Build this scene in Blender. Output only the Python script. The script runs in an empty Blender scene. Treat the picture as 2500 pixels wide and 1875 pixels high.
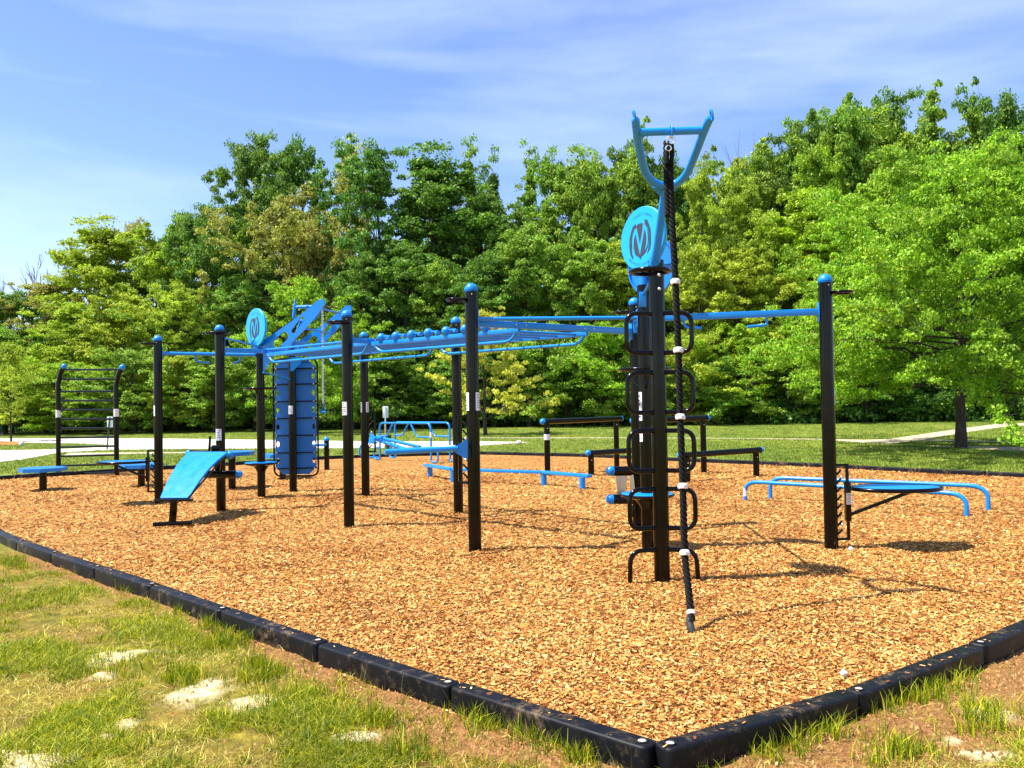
import bpy, bmesh, math, random
import numpy as np
from mathutils import Vector, Matrix
random.seed(7); RNG=np.random.default_rng(7)
SC=bpy.context.scene; COL=SC.collection
R=math.radians
# ------------------------------------------------------------------ camera geometry
W,H,F,EYE=2500.,1875.,2091.,1.55
PITCH=math.atan((981-937.5)/F); ROLL=.0165
CR,SR,CP,SP=math.cos(ROLL),math.sin(ROLL),math.cos(PITCH),math.sin(PITCH)
def ray(px,py):
    u=(px-W/2)/F; v=-(py-H/2)/F
    u2=CR*u+SR*v; v2=-SR*u+CR*v
    return (u2,CP-SP*v2,SP+CP*v2)
def G(px,py,z=0.):
    """point on the level z seen at that pixel"""
    r=ray(px,py); t=(z-EYE)/r[2]; return Vector((r[0]*t,r[1]*t,z))
def At(px,py,Y):
    r=ray(px,py); t=Y/r[1]; return Vector((r[0]*t,Y,EYE+r[2]*t))
cam=bpy.data.cameras.new('camera'); co=bpy.data.objects.new('camera',cam); COL.objects.link(co)
U=Vector((0,-SP,CP)); Fd=Vector((0,CP,SP)); Rt=Vector((1,0,0))
X=CR*Rt-SR*U; Y_=SR*Rt+CR*U; Zc=-Fd
co.matrix_world=Matrix(((X.x,Y_.x,Zc.x,0),(X.y,Y_.y,Zc.y,0),(X.z,Y_.z,Zc.z,EYE),(0,0,0,1)))
cam.sensor_fit='HORIZONTAL'; cam.sensor_width=36; cam.lens=36*F/W; cam.clip_end=3000; cam.clip_start=.05
SC.camera=co
# ------------------------------------------------------------------ materials
def mat(name,base=(.5,.5,.5),rough=.5,metal=0.,spec=.5,coat=0.):
    m=bpy.data.materials.new(name); m.use_nodes=True; b=m.node_tree.nodes['Principled BSDF']
    b.inputs['Base Color'].default_value=(*base,1); b.inputs['Roughness'].default_value=rough
    b.inputs['Metallic'].default_value=metal; b.inputs['Specular IOR Level'].default_value=spec
    b.inputs['Coat Weight'].default_value=coat; b.inputs['Coat Roughness'].default_value=.12
    return m
def nd(m,t,**k):
    n=m.node_tree.nodes.new(t)
    for a,v in k.items(): setattr(n,a,v)
    return n
def lk(m,a,b): m.node_tree.links.new(a,b)
def ramp(m,src,stops):
    n=nd(m,'ShaderNodeValToRGB'); e=n.color_ramp.elements
    while len(e)<len(stops): e.new(.5)
    for q,(p,c) in zip(e,stops): q.position=p; q.color=(*c,1) if len(c)==3 else c
    lk(m,src,n.inputs[0]); return n.outputs[0]
def noise(m,scale,detail=4,rough=.6,vec=None,dist=0):
    n=nd(m,'ShaderNodeTexNoise'); n.inputs['Scale'].default_value=scale; n.inputs['Detail'].default_value=detail
    n.inputs['Roughness'].default_value=rough; n.inputs['Distortion'].default_value=dist
    if vec is not None: lk(m,vec,n.inputs['Vector'])
    return n.outputs['Fac']
def geo_pos(m): return nd(m,'ShaderNodeNewGeometry').outputs['Position']
def mixc(m,f,a,b,mode='MIX'):
    n=nd(m,'ShaderNodeMix',data_type='RGBA',blend_type=mode)
    if isinstance(f,(int,float)): n.inputs[0].default_value=f
    else: lk(m,f,n.inputs[0])
    for i,v in ((6,a),(7,b)):
        if isinstance(v,tuple): n.inputs[i].default_value=(*v,1)
        else: lk(m,v,n.inputs[i])
    return n.outputs[2]
def bump(m,h,strength=.4,dist=.02):
    n=nd(m,'ShaderNodeBump'); n.inputs['Strength'].default_value=strength; n.inputs['Distance'].default_value=dist
    lk(m,h,n.inputs['Height']); lk(m,n.outputs[0],m.node_tree.nodes['Principled BSDF'].inputs['Normal'])
def setc(m,c): lk(m,c,m.node_tree.nodes['Principled BSDF'].inputs['Base Color'])
def setr(m,c): lk(m,c,m.node_tree.nodes['Principled BSDF'].inputs['Roughness'])

def painted(name,c1,c2,r0,r1,coat=.3,dust=(.35,.25,.15),dustamt=.12):
    m=mat(name,c1,.3,0,.5,coat); p=geo_pos(m)
    n1=noise(m,3.,5,.6,p); c=ramp(m,n1,[(.35,c1),(.7,c2)])
    n2=noise(m,26.,6,.75,p); f=ramp(m,n2,[(.58,(0,0,0)),(.8,(dustamt,)*3)])
    setc(m,mixc(m,f,c,dust)); setr(m,ramp(m,noise(m,9.,4,.6,p),[(.3,(r0,)*3),(.75,(r1,)*3)]))
    bump(m,noise(m,220.,2,.5,p),.05,.002); m.node_tree.nodes['Principled BSDF'].inputs['Specular IOR Level'].default_value=.5 if c1[2]>.1 else .22
    return m
BLACK=painted('black_powder_coat',(.0014,.0013,.0013),(.003,.0024,.0022),.12,.24,.05,(.05,.035,.025),.02)
BLUE=painted('blue_powder_coat',(.002,.215,.67),(.003,.25,.74),.24,.42,.10,(.2,.3,.4),.05)
BLUEP=painted('blue_plastic',(.003,.18,.60),(.004,.21,.66),.3,.45,.1,(.3,.4,.5),.12)
NAVY=painted('blue_climbing_panel',(.006,.15,.50),(.008,.18,.56),.35,.55,.1,(.2,.3,.45),.25)
CYAN=painted('bright_blue_disc',(.004,.36,.80),(.006,.38,.83),.35,.45,.1,(.1,.5,.8),.03)
STEEL=mat('galvanised_steel',(.72,.72,.70),.28,.9)
EMB=mat('dark_grey_emblem',(.035,.04,.06),.5)
WHITE=mat('white_sticker',(.78,.78,.80),.5); INK=mat('printed_ink',(.03,.03,.04),.5); BLUEINK=mat('blue_print',(.05,.2,.6),.5)
def label_nodes(m):
    p=geo_pos(m); setc(m,ramp(m,noise(m,60,2,.5,p),[(.3,(.70,.70,.73)),(.7,(.84,.84,.85))]))
label_nodes(WHITE)
ROPE=mat('black_rope',(.012,.012,.013),.75,0,.2); 
def ropen(m):
    p=geo_pos(m); setc(m,ramp(m,noise(m,90,3,.6,p),[(.3,(.0015,.0015,.0016)),(.75,(.006,.0055,.0055))])); bump(m,noise(m,300,2,.5,p),.3,.003)
ropen(ROPE)
CLAMP=mat('white_rope_clamp',(.8,.74,.74),.45)
WASH=mat('dusty_washer',(.50,.44,.36),.6)
TIMB=mat('black_plastic_timber',(.012,.012,.015),.38,0,.22)
def timbn(m):
    p=geo_pos(m); n=noise(m,2.2,6,.7,p); n2=noise(m,14.,6,.75,p)
    f=nd(m,'ShaderNodeMath',operation='MULTIPLY'); lk(m,n,f.inputs[0]); lk(m,n2,f.inputs[1])
    f=ramp(m,f.outputs[0],[(.27,(0,0,0)),(.32,(.08,)*3),(.42,(.42,)*3)])
    c=ramp(m,noise(m,7.,4,.6,p),[(.3,(.002,.002,.003)),(.7,(.006,.006,.008))])
    setc(m,mixc(m,f,c,(.42,.28,.15))); setr(m,ramp(m,n2,[(.3,(.36,)*3),(.7,(.6,)*3)]))
    bump(m,noise(m,120.,4,.6,p),.25,.004)
timbn(TIMB)
BARK=mat('grey_brown_bark',(.1,.07,.05),.9)
def barkn(m):
    tc=geo_pos(m); mp=nd(m,'ShaderNodeMapping'); mp.inputs['Scale'].default_value=(9,9,1.8); lk(m,tc,mp.inputs[0])
    n=noise(m,1.6,6,.7,mp.outputs[0]); setc(m,ramp(m,n,[(.3,(.022,.016,.012)),(.55,(.065,.048,.036)),(.75,(.17,.15,.13))])); bump(m,n,.8,.05)
barkn(BARK)
TWIG=mat('bare_twigs',(.20,.15,.14),.9)
def leafmat(name,dark,mid,light,trans=.42):
    m=bpy.data.materials.new(name); m.use_nodes=True; nt=m.node_tree; nt.nodes.remove(nt.nodes['Principled BSDF'])
    out=nt.nodes['Material Output']
    g=nd(m,'ShaderNodeNewGeometry'); oi=nd(m,'ShaderNodeObjectInfo')
    c=ramp(m,g.outputs['Random Per Island'],[(0.,dark),(.45,mid),(.9,light)])
    # brightness noise puts lit and dark clumps into the colour; hue varies by tree
    n=noise(m,.55,3,.6,g.outputs['Position']); v=nd(m,'ShaderNodeHueSaturation')
    mr=nd(m,'ShaderNodeMapRange'); lk(m,n,mr.inputs[0]); mr.inputs[1].default_value=.3; mr.inputs[2].default_value=.7; mr.inputs[3].default_value=.70; mr.inputs[4].default_value=1.32
    lk(m,mr.outputs[0],v.inputs['Value']); lk(m,c,v.inputs['Color'])
    mr2=nd(m,'ShaderNodeMapRange'); lk(m,oi.outputs['Random'],mr2.inputs[0]); mr2.inputs[3].default_value=.484; mr2.inputs[4].default_value=.507
    lk(m,mr2.outputs[0],v.inputs['Hue'])
    d=nd(m,'ShaderNodeBsdfPrincipled'); d.inputs['Roughness'].default_value=.55; d.inputs['Specular IOR Level'].default_value=.3
    t=nd(m,'ShaderNodeBsdfTranslucent'); mx=nd(m,'ShaderNodeMixShader'); mx.inputs[0].default_value=trans
    lk(m,v.outputs[0],d.inputs['Base Color'])
    tc=mixc(m,1.,v.outputs[0],(1.,1.,.55),'MULTIPLY'); lk(m,tc,t.inputs[0])
    lk(m,d.outputs[0],mx.inputs[1]); lk(m,t.outputs[0],mx.inputs[2]); lk(m,mx.outputs[0],out.inputs[0])
    return m
LEAF={'dark':leafmat('dark_green_leaves',(0.035, 0.12, 0.014),(0.105, 0.25, 0.03),(0.27, 0.46, 0.07)),  # light stops raised: sunlit highlights painted into the colour of random leaves
 'mid':leafmat('mid_green_leaves',(0.07, 0.19, 0.015),(0.2, 0.38, 0.032),(0.44, 0.62, 0.09)),
 'yellow':leafmat('yellow_green_leaves',(0.16, 0.26, 0.014),(0.34, 0.48, 0.03),(0.58, 0.68, 0.09)),
 'olive':leafmat('olive_gold_leaves',(0.18, 0.21, 0.03),(0.36, 0.38, 0.07),(0.56, 0.55, 0.17)),
 'bright':leafmat('bright_green_leaves',(.11,.26,.010),(.23,.44,.018),(.45,.63,.05)),
 'lemon':leafmat('lemon_green_leaves',(0.3, 0.38, 0.02),(0.5, 0.56, 0.05),(0.7, 0.7, 0.13))}
# ------------------------------------------------------------------ mesh building
class MB:
    def __init__(s): s.v=[]; s.f=[]; s.m=[]; s.sm=[]
    def add(s,vs,fs,mi=0,smooth=True):
        o=len(s.v); s.v+= [tuple(v) for v in vs]; s.f+=[tuple(i+o for i in f) for f in fs]; s.m+=[mi]*len(fs); s.sm+=[smooth]*len(fs); return s
    def box(s,c,d,rz=0.,mi=0,M=None,bev=0.):
        c=Vector(c); hx,hy,hz=d[0]/2,d[1]/2,d[2]/2
        if bev<=0:
            L=[(x,y,z) for x in(-hx,hx) for y in(-hy,hy) for z in(-hz,hz)]
            fs=[(0,1,3,2),(4,6,7,5),(0,4,5,1),(2,3,7,6),(0,2,6,4),(1,5,7,3)]
        else:
            bm=bmesh.new(); bmesh.ops.create_cube(bm,size=1,matrix=Matrix.Diagonal((d[0],d[1],d[2],1)))
            bmesh.ops.bevel(bm,geom=bm.edges[:],offset=bev,segments=2,profile=.5,affect='EDGES'); bm.verts.index_update()
            L=[v.co[:] for v in bm.verts]; fs=[[v.index for v in f.verts] for f in bm.faces]; bm.free()
        Q=(M if M is not None else Matrix.Rotation(rz,3,'Z'))
        return s.add([c+Q@Vector(p) for p in L],fs,mi,bev>0)
    def bar(s,a,b,w,h,mi=0,bev=.004,up=(0,0,1)):
        a=Vector(a); b=Vector(b); d=(b-a); L=d.length; x=d.normalized(); y=Vector(up).cross(x).normalized(); z=x.cross(y)
        M=Matrix((x,y,z)).transposed(); return s.box((a+b)/2,(L,w,h),0,mi,M,bev)
    def tube(s,pts,r,n=12,mi=0,cap=True,closed=False):
        P=[Vector(p) for p in pts]; N=len(P); rr=r if isinstance(r,(list,tuple)) else [r]*N
        vs=[];up=None
        for i in range(N):
            if closed: t=(P[(i+1)%N]-P[i-1])
            else: t=(P[min(i+1,N-1)]-P[max(i-1,0)])
            t.normalize()
            if up is None:
                up=Vector((0,0,1)) if abs(t.z)<.9 else Vector((1,0,0))
            a=up-t*up.dot(t)
            if a.length<1e-4: a=Vector((1,0,0))-t*t.x
            a.normalize(); up=a; b=t.cross(a)
            for k in range(n):
                q=2*math.pi*k/n; vs.append(P[i]+(a*math.cos(q)+b*math.sin(q))*rr[i])
        fs=[]
        for i in range(N if closed else N-1):
            j=(i+1)%N
            for k in range(n): fs.append((i*n+k,i*n+(k+1)%n,j*n+(k+1)%n,j*n+k))
        s.add(vs,fs,mi,True)
        if cap and not closed: s.add(vs[:n],[tuple(range(n-1,-1,-1))],mi,False); s.add(vs[-n:],[tuple(range(n))],mi,False)
        return s
    def cyl(s,a,b,r,n=24,mi=0,r2=None): return s.tube([a,b],[r,r if r2 is None else r2],n,mi)
    def lathe(s,c,prof,n=32,mi=0,M=None):
        c=Vector(c); vs=[];fs=[]
        for (r,z) in prof:
            for k in range(n):
                q=2*math.pi*k/n; p=Vector((r*math.cos(q),r*math.sin(q),z)); vs.append(c+(M@p if M else p))
        for i in range(len(prof)-1):
            for k in range(n): fs.append((i*n+k,i*n+(k+1)%n,(i+1)*n+(k+1)%n,(i+1)*n+k))
        return s.add(vs,fs,mi,True)
    def sphere(s,c,r,n=16,mi=0,sc=(1,1,1),M=None):
        prof=[(max(1e-4,r*math.sin(math.pi*i/(n//2)))*sc[0],-r*math.cos(math.pi*i/(n//2))*sc[2]) for i in range(n//2+1)]
        return s.lathe(c,prof,n,mi,M)
    def dome(s,c,r,n=20,mi=0,M=None,k=1.):
        prof=[(max(1e-4,r*math.cos(q)),r*k*math.sin(q)) for q in [i*math.pi/2/7 for i in range(8)]]
        return s.lathe(c,[(r,-.02)]+prof,n,mi,M)
    def torus(s,c,Rr,r,n=40,m=10,mi=0,M=None,sc=(1,1)):
        pts=[]
        for k in range(n):
            q=2*math.pi*k/n; p=Vector((Rr*sc[0]*math.cos(q),Rr*sc[1]*math.sin(q),0)); pts.append(Vector(c)+(M@p if M else p))
        return s.tube(pts,r,m,mi,False,True)
    def plate(s,pts,nrm,t,mi=0):
        """flat polygon (any outline) with thickness t along nrm, centred"""
        n=Vector(nrm).normalized()*t/2; k=len(pts); P=[Vector(p) for p in pts]
        A=[p+n for p in P]; B=[p-n for p in P]
        fs=[tuple(range(k)),tuple(range(2*k-1,k-1,-1))]+[(i,k+i,k+(i+1)%k,(i+1)%k) for i in range(k)]
        return s.add(A+B,fs,mi,False)
    def build(s,name,mats,parent=None):
        me=bpy.data.meshes.new(name); me.from_pydata([tuple(v) for v in s.v],[],s.f)
        for m in (mats if isinstance(mats,(list,tuple)) else [mats]): me.materials.append(m)
        me.polygons.foreach_set('material_index',s.m); me.polygons.foreach_set('use_smooth',s.sm)
        bm=bmesh.new(); bm.from_mesh(me); bmesh.ops.recalc_face_normals(bm,faces=bm.faces[:])
        bm.to_mesh(me); bm.free(); me.update()
        try: me.set_sharp_from_angle(angle=R(40))
        except Exception: pass
        o=bpy.data.objects.new(name,me); COL.objects.link(o)
        if parent is not None:
            o.parent=parent; bpy_parent_keep(o,parent)
        return o
def world_of(o):
    M=o.matrix_basis.copy()
    while o.parent is not None: 
        M=o.parent.matrix_basis@o.matrix_parent_inverse@M if False else o.parent.matrix_basis@M; o=o.parent
    return M
def bpy_parent_keep(o,p):
    """mesh is written in world coordinates: move its vertices into the parent's space"""
    M=world_of(p)
    if M!=Matrix.Identity(4): o.data.transform(M.inverted())
def fillet(P,r,n=6):
    P=[Vector(p) for p in P]; out=[P[0]]
    for i in range(1,len(P)-1):
        a=(P[i-1]-P[i]); b=(P[i+1]-P[i]); ra=min(r,a.length*.49); rb=min(r,b.length*.49)
        A=P[i]+a.normalized()*ra; B=P[i]+b.normalized()*rb
        for k in range(n+1):
            t=k/n; out.append(A*(1-t)**2+P[i]*2*t*(1-t)+B*t*t)
    out.append(P[-1]); return out
def catmull(P,n=10):
    out=[]
    for i in range(len(P)-1):
        a=P[max(i-1,0)];b=P[i];c=P[i+1];d=P[min(i+2,len(P)-1)]
        for k in range(n):
            t=k/n; out.append(.5*((2*b)+(c-a)*t+(2*a-5*b+4*c-d)*t*t+(-a+3*b-3*c+d)*t**3))
    out.append(P[-1]); return out
def tag(o,label=None,cat=None,group=None,kind=None):
    if label: o['label']=label
    if cat: o['category']=cat
    if group: o['group']=group
    if kind: o['kind']=kind
    return o
def empty(name,loc=(0,0,0),rz=0.,label=None,cat=None,group=None):
    o=bpy.data.objects.new(name,None); COL.objects.link(o); o.location=loc; o.rotation_euler=(0,0,rz); o.empty_display_size=.2
    return tag(o,label,cat,group)
def quadmesh(name,V,nq,mats,attrs=None,smooth=False,per=4):
    """fast mesh: V (n,3) float, faces are consecutive groups of 4 verts unless nq is an index array"""
    me=bpy.data.meshes.new(name); V=np.asarray(V,np.float32); me.vertices.add(len(V)); me.vertices.foreach_set('co',V.ravel())
    idx=np.arange(len(V),dtype=np.int32) if nq is None else np.asarray(nq,np.int32).ravel()
    n=len(idx)//per; me.loops.add(len(idx)); me.loops.foreach_set('vertex_index',idx)
    me.polygons.add(n); me.polygons.foreach_set('loop_start',np.arange(n,dtype=np.int32)*per)
    me.polygons.foreach_set('loop_total',np.full(n,per,np.int32))
    if smooth: me.polygons.foreach_set('use_smooth',np.ones(n,bool))
    if attrs:
        for k,a in attrs.items():
            at=me.attributes.new(k,'FLOAT','POINT'); at.data.foreach_set('value',np.asarray(a,np.float32))
    for m in (mats if isinstance(mats,(list,tuple)) else [mats]): me.materials.append(m)
    me.update(calc_edges=True); return me
def link(name,me,parent=None):
    o=bpy.data.objects.new(name,me); COL.objects.link(o)
    if parent is not None: o.parent=parent
    return o
# numpy value noise
def vnoise(x,y,seed=0):
    def h(i,j): 
        n=(i*374761393+j*668265263+seed*1442695041)&0x7fffffff; n=((n^(n>>13))*1274126177)&0x7fffffff; return ((n^(n>>16))&0xffff)/65535.
    xi=np.floor(x).astype(np.int64); yi=np.floor(y).astype(np.int64); fx=x-xi; fy=y-yi; fx=fx*fx*(3-2*fx); fy=fy*fy*(3-2*fy)
    return (h(xi,yi)*(1-fx)+h(xi+1,yi)*fx)*(1-fy)+(h(xi,yi+1)*(1-fx)+h(xi+1,yi+1)*fx)*fy
def fbm(x,y,seed=0,o=4):
    s=0;a=.5;t=0
    for k in range(o): s=s+a*vnoise(x*2**k,y*2**k,seed+k*17); t+=a; a*=.55
    return s/t
def sstep(a,b,x): t=np.clip((x-a)/(b-a),0,1); return t*t*(3-2*t)
# ------------------------------------------------------------------ the border line of the mulch bed
TOP=.035; LOW=-.085
Lp=[G(px,py,TOP) for px,py in ((1610,1822),(1112,1669),(789,1567),(552,1486),(379,1427),(244,1383),(138,1349),(53,1320))]
Rp=[G(px,py,TOP) for px,py in ((1610,1822),(2080,1686),(2383,1572))]
def extend(P,n,bend=0.):
    P=list(P)
    for k in range(n):
        d=(P[-1]-P[-2]).normalized(); d=Matrix.Rotation(bend,3,'Z')@d; P.append(P[-1]+d*1.25)
    return P
Lp=extend(Lp,5,R(-3)); Rp=extend(Rp,7,R(2))
BT=.075
backpx=[(-700,1203),(-350,1183),(0,1161),(145,1153),(289,1143),(440,1135),(600,1126),(790,1113),(1000,1106),(1175,1102),(1423,1107),(1750,1121),(1943,1128),(2206,1141),(2500,1154),(2800,1167)]
Bl=[G(px,py,BT) for px,py in backpx]
def resample(P,step):
    out=[P[0]]; i=0; cur=P[0]
    L=[(P[k+1]-P[k]).length for k in range(len(P)-1)]; tot=sum(L); n=int(round(tot/step)); acc=0; res=[]
    for k in range(n+1):
        t=tot*k/n; s=0
        for j,l in enumerate(L):
            if t<=s+l+1e-6: res.append(P[j].lerp(P[j+1],(t-s)/l)); break
            s+=l
    return res
Bl=resample(Bl,1.25)
poly=[(p.x,p.y) for p in Lp[::-1]]+[(p.x,p.y) for p in Rp[1:]]+[(p.x,p.y) for p in Bl[::-1]]
PA=np.array(poly)
def inside(x,y):
    c=np.zeros(np.shape(x),bool); j=len(PA)-1
    for i in range(len(PA)):
        xi,yi=PA[i]; xj,yj=PA[j]
        with np.errstate(divide='ignore',invalid='ignore'): t=((yi>y)!=(yj>y))&(x<(xj-xi)*(y-yi)/(yj-yi+1e-12)+xi)
        c^=t; j=i
    return c
def dist(x,y):
    d=np.full(np.shape(x),1e9); 
    for i in range(len(PA)):
        ax,ay=PA[i-1]; bx,by=PA[i]; vx,vy=bx-ax,by-ay; t=np.clip(((x-ax)*vx+(y-ay)*vy)/(vx*vx+vy*vy+1e-9),0,1)
        d=np.minimum(d,np.hypot(x-ax-t*vx,y-ay-t*vy))
    return d
sandw=[]
bx=np.array([p.x for p in Bl]); by=np.array([p.y for p in Bl]); oo=np.argsort(bx); bx=bx[oo]; by=by[oo]
def lawn_z(x,y):
    x=np.asarray(x,float); y=np.asarray(y,float)
    back=y-np.interp(x,bx,by)
    far=sstep(.0,1.6,back)
    z=LOW+(.05-LOW)*far
    near=(1-sstep(9,12,y))
    z=z+near*(fbm(x*1.1,y*1.1,5)-.5)*.05+near*(fbm(x*6,y*6,9)-.5)*.018
    if sandw: z=z+near*(sand_mask(x,y)*.016*(.55+fbm(x*9,y*9,63)*.9)+dirt_mask(x,y)*(fbm(x*13,y*13,71)-.5)*.03)
    return z
# sand and bare soil patches (albedo masks on the near lawn)
sandpx=[(265,1612,62,20,.35),(330,1598,40,10,.2),(250,1655,30,8,0),(487,1688,58,28,.5),(610,1722,78,26,.25),(292,1772,42,16,.3),(268,1800,26,9,.1),(110,1862,95,24,.1),(20,1850,60,16,0),(2415,1745,52,14,-.1),(2420,1850,60,14,-.1),(2330,1810,30,8,0),(880,1800,70,14,.2)]
sandw=[]
for px,py,rx,ry,a in sandpx:
    c=G(px,py,LOW); e=G(px+rx,py,LOW); f=G(px,py-ry,LOW); sandw.append((c.x,c.y,(e-c).length,(f-c).length))
def sand_mask(x,y):
    w=np.zeros(np.shape(x)); dx=(fbm(x*5,y*5,31)-.5)*.9; dy=(fbm(x*5,y*5,57)-.5)*.5
    for cx,cy,a,b in sandw:
        d=np.sqrt(((x-cx)/a+dx*1.5)**2+((y-cy)/b+dy*1.5)**2); w=np.maximum(w,1-sstep(.55,1.15,d+(fbm(x*14,y*14,91)-.5)*.9))
    return w
def dirt_mask(x,y):
    d=dist(x,y); n=fbm(x*1.3,y*1.3,77); 
    wl=np.where(x<.6,.17+.62*np.exp(-((x+.45)/.62)**2),.62)
    return 1-sstep(wl*.6,wl*1.25,d+(n-.5)*.55)
# lawn sheet: fine near the camera, coarse out to the horizon
def gridmesh(name,xs,ys,zf,mats,keep=None,attrs=None):
    Xg,Yg=np.meshgrid(xs,ys); Z=zf(Xg,Yg); V=np.stack([Xg,Yg,Z],-1).reshape(-1,3); nx=len(xs); ny=len(ys)
    i=np.arange(nx-1)[None,:]+np.arange(ny-1)[:,None]*nx; q=np.stack([i,i+1,i+1+nx,i+nx],-1).reshape(-1,4)
    if keep is not None:
        cxy=V[q].mean(1); q=q[keep(cxy[:,0],cxy[:,1])]
    at={k:f(V[:,0],V[:,1]) for k,f in (attrs or {}).items()}
    return quadmesh(name,V,q,mats,at,True)
LAWN=mat('lawn_ground',(.1,.12,.03),.95,0,.2)
def lawnn(m):
    p=geo_pos(m); sa=nd(m,'ShaderNodeAttribute',attribute_name='sand').outputs['Fac']; di=nd(m,'ShaderNodeAttribute',attribute_name='dirt').outputs['Fac']; fa=nd(m,'ShaderNodeAttribute',attribute_name='far').outputs['Fac']
    n1=noise(m,.55,5,.65,p); n2=noise(m,7.,6,.75,p); n3=noise(m,38.,5,.75,p)
    gn=ramp(m,n2,[(.30,(.05,.07,.006)),(.5,(.19,.17,.014)),(.68,(.44,.33,.04))])
    soil=ramp(m,n3,[(.28,(.11,.045,.012)),(.5,(.28,.135,.042)),(.72,(.46,.26,.10))])
    pn=ramp(m,noise(m,1.7,5,.7,p),[(.42,(.05,.05,.05)),(.66,(.6,.6,.6))]); near=mixc(m,di,mixc(m,pn,gn,soil),soil)
    sand=ramp(m,n3,[(.3,(.52,.38,.17)),(.6,(.85,.72,.44))]); near=mixc(m,sa,near,sand)
    mp=nd(m,'ShaderNodeMapping'); mp.inputs['Scale'].default_value=(1,.45,1); lk(m,p,mp.inputs[0])
    f1=noise(m,.35,5,.7,mp.outputs[0]); f2=noise(m,4.2,6,.8,mp.outputs[0])
    fg=ramp(m,f1,[(.3,(.10,.16,.018)),(.5,(.16,.21,.025)),(.7,(.24,.27,.04))])
    fg2=ramp(m,f2,[(.35,(.45,.5,.45)),(.65,(1.25,1.2,1.1))]); fgc=mixc(m,1.,fg,fg2,'MULTIPLY')
    setc(m,mixc(m,fa,near,fgc))
    s=nd(m,'ShaderNodeMath',operation='ADD'); lk(m,n2,s.inputs[0]); lk(m,n3,s.inputs[1]); bump(m,s.outputs[0],.8,.035)
lawnn(LAWN)
far_at=lambda x,y: sstep(9,12,y)
A={'sand':lambda x,y: sand_mask(x,y)*(y<10),'dirt':lambda x,y: dirt_mask(x,y)*(y<10),'far':far_at}
xs=np.concatenate([np.linspace(-900,-60,15),np.linspace(-56,-8,25),np.arange(-7.,6.01,.05),np.linspace(8,56,25),np.linspace(60,900,15)])
ys=np.concatenate([np.array([-60,-20,-6,0,1.5]),np.arange(2.4,9.,.05),np.arange(9.2,40,.5),np.linspace(42,90,14),np.linspace(110,1500,14)])
lawn=link('lawn',gridmesh('lawn',xs,ys,lawn_z,[LAWN],None,A)); tag(lawn,kind='structure')
# mulch bed
MULCH=mat('wood_mulch',(.5,.27,.09),.9,0,.2)
def mulchn(m,chips=False):
    p=geo_pos(m)
    if chips:
        g=nd(m,'ShaderNodeNewGeometry'); c=ramp(m,g.outputs['Random Per Island'],[(0.,(.11,.028,.007)),(.22,(.34,.12,.024)),(.5,(.57,.26,.056)),(.78,(.71,.40,.11)),(1.,(.84,.60,.25))])
        br=ramp(m,noise(m,.5,4,.6,p),[(.30,(.68,.55,.46)),(.45,(.95,.92,.90)),(.62,(1.05,1.05,1.05))]); setc(m,mixc(m,1.,c,br,'MULTIPLY')); return
    v=nd(m,'ShaderNodeTexVoronoi'); v.inputs['Scale'].default_value=34.; v.inputs['Randomness'].default_value=1.
    ds=nd(m,'ShaderNodeVectorMath',operation='ADD'); nn=nd(m,'ShaderNodeTexNoise'); nn.inputs['Scale'].default_value=14; nn.inputs['Detail'].default_value=3
    lk(m,p,nn.inputs['Vector']); sc=nd(m,'ShaderNodeVectorMath',operation='SCALE'); sc.inputs['Scale'].default_value=.09; lk(m,nn.outputs['Color'],sc.inputs[0])
    lk(m,p,ds.inputs[0]); lk(m,sc.outputs[0],ds.inputs[1]); lk(m,ds.outputs[0],v.inputs['Vector'])
    sp=nd(m,'ShaderNodeSeparateColor'); lk(m,v.outputs['Color'],sp.inputs[0])
    c=ramp(m,sp.outputs[0],[(0.,(.12,.034,.008)),(.25,(.33,.125,.026)),(.5,(.52,.245,.052)),(.8,(.66,.345,.09)),(1.,(.76,.50,.19))])
    big=ramp(m,noise(m,.5,4,.6,p),[(.30,(.68,.55,.46)),(.45,(.95,.92,.90)),(.62,(1.05,1.05,1.05))]); c=mixc(m,1.,c,big,'MULTIPLY')
    ed=ramp(m,noise(m,22.,6,.85,p),[(.32,(.45,.36,.3)),(.52,(1,1,1))]); setc(m,mixc(m,.7,c,mixc(m,1.,c,ed,'MULTIPLY')))
    s=nd(m,'ShaderNodeMath',operation='ADD'); lk(m,v.outputs['Distance'],s.inputs[0]); lk(m,noise(m,45.,5,.8,p),s.inputs[1]); bump(m,s.outputs[0],1.,.03)
mulchn(MULCH)
def mulch_z(x,y):
    d=dist(x,y); z=(fbm(x*.9,y*.9,3)-.5)*.05+(fbm(x*4,y*4,13)-.5)*.03+(fbm(x*16,y*16,23)-.5)*.012
    z=z*sstep(0,.8,d)
    return z-.004-.012*(1-sstep(.1,.5,d))
keep=lambda x,y: inside(x,y)&(dist(x,y)>.012)
bm_=gridmesh('mulch_bed',np.arange(PA[:,0].min()-.3,PA[:,0].max()+.3,.09),np.arange(3.3,26,.09),mulch_z,[MULCH],keep)
tag(link('mulch_bed',bm_),kind='structure')
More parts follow.
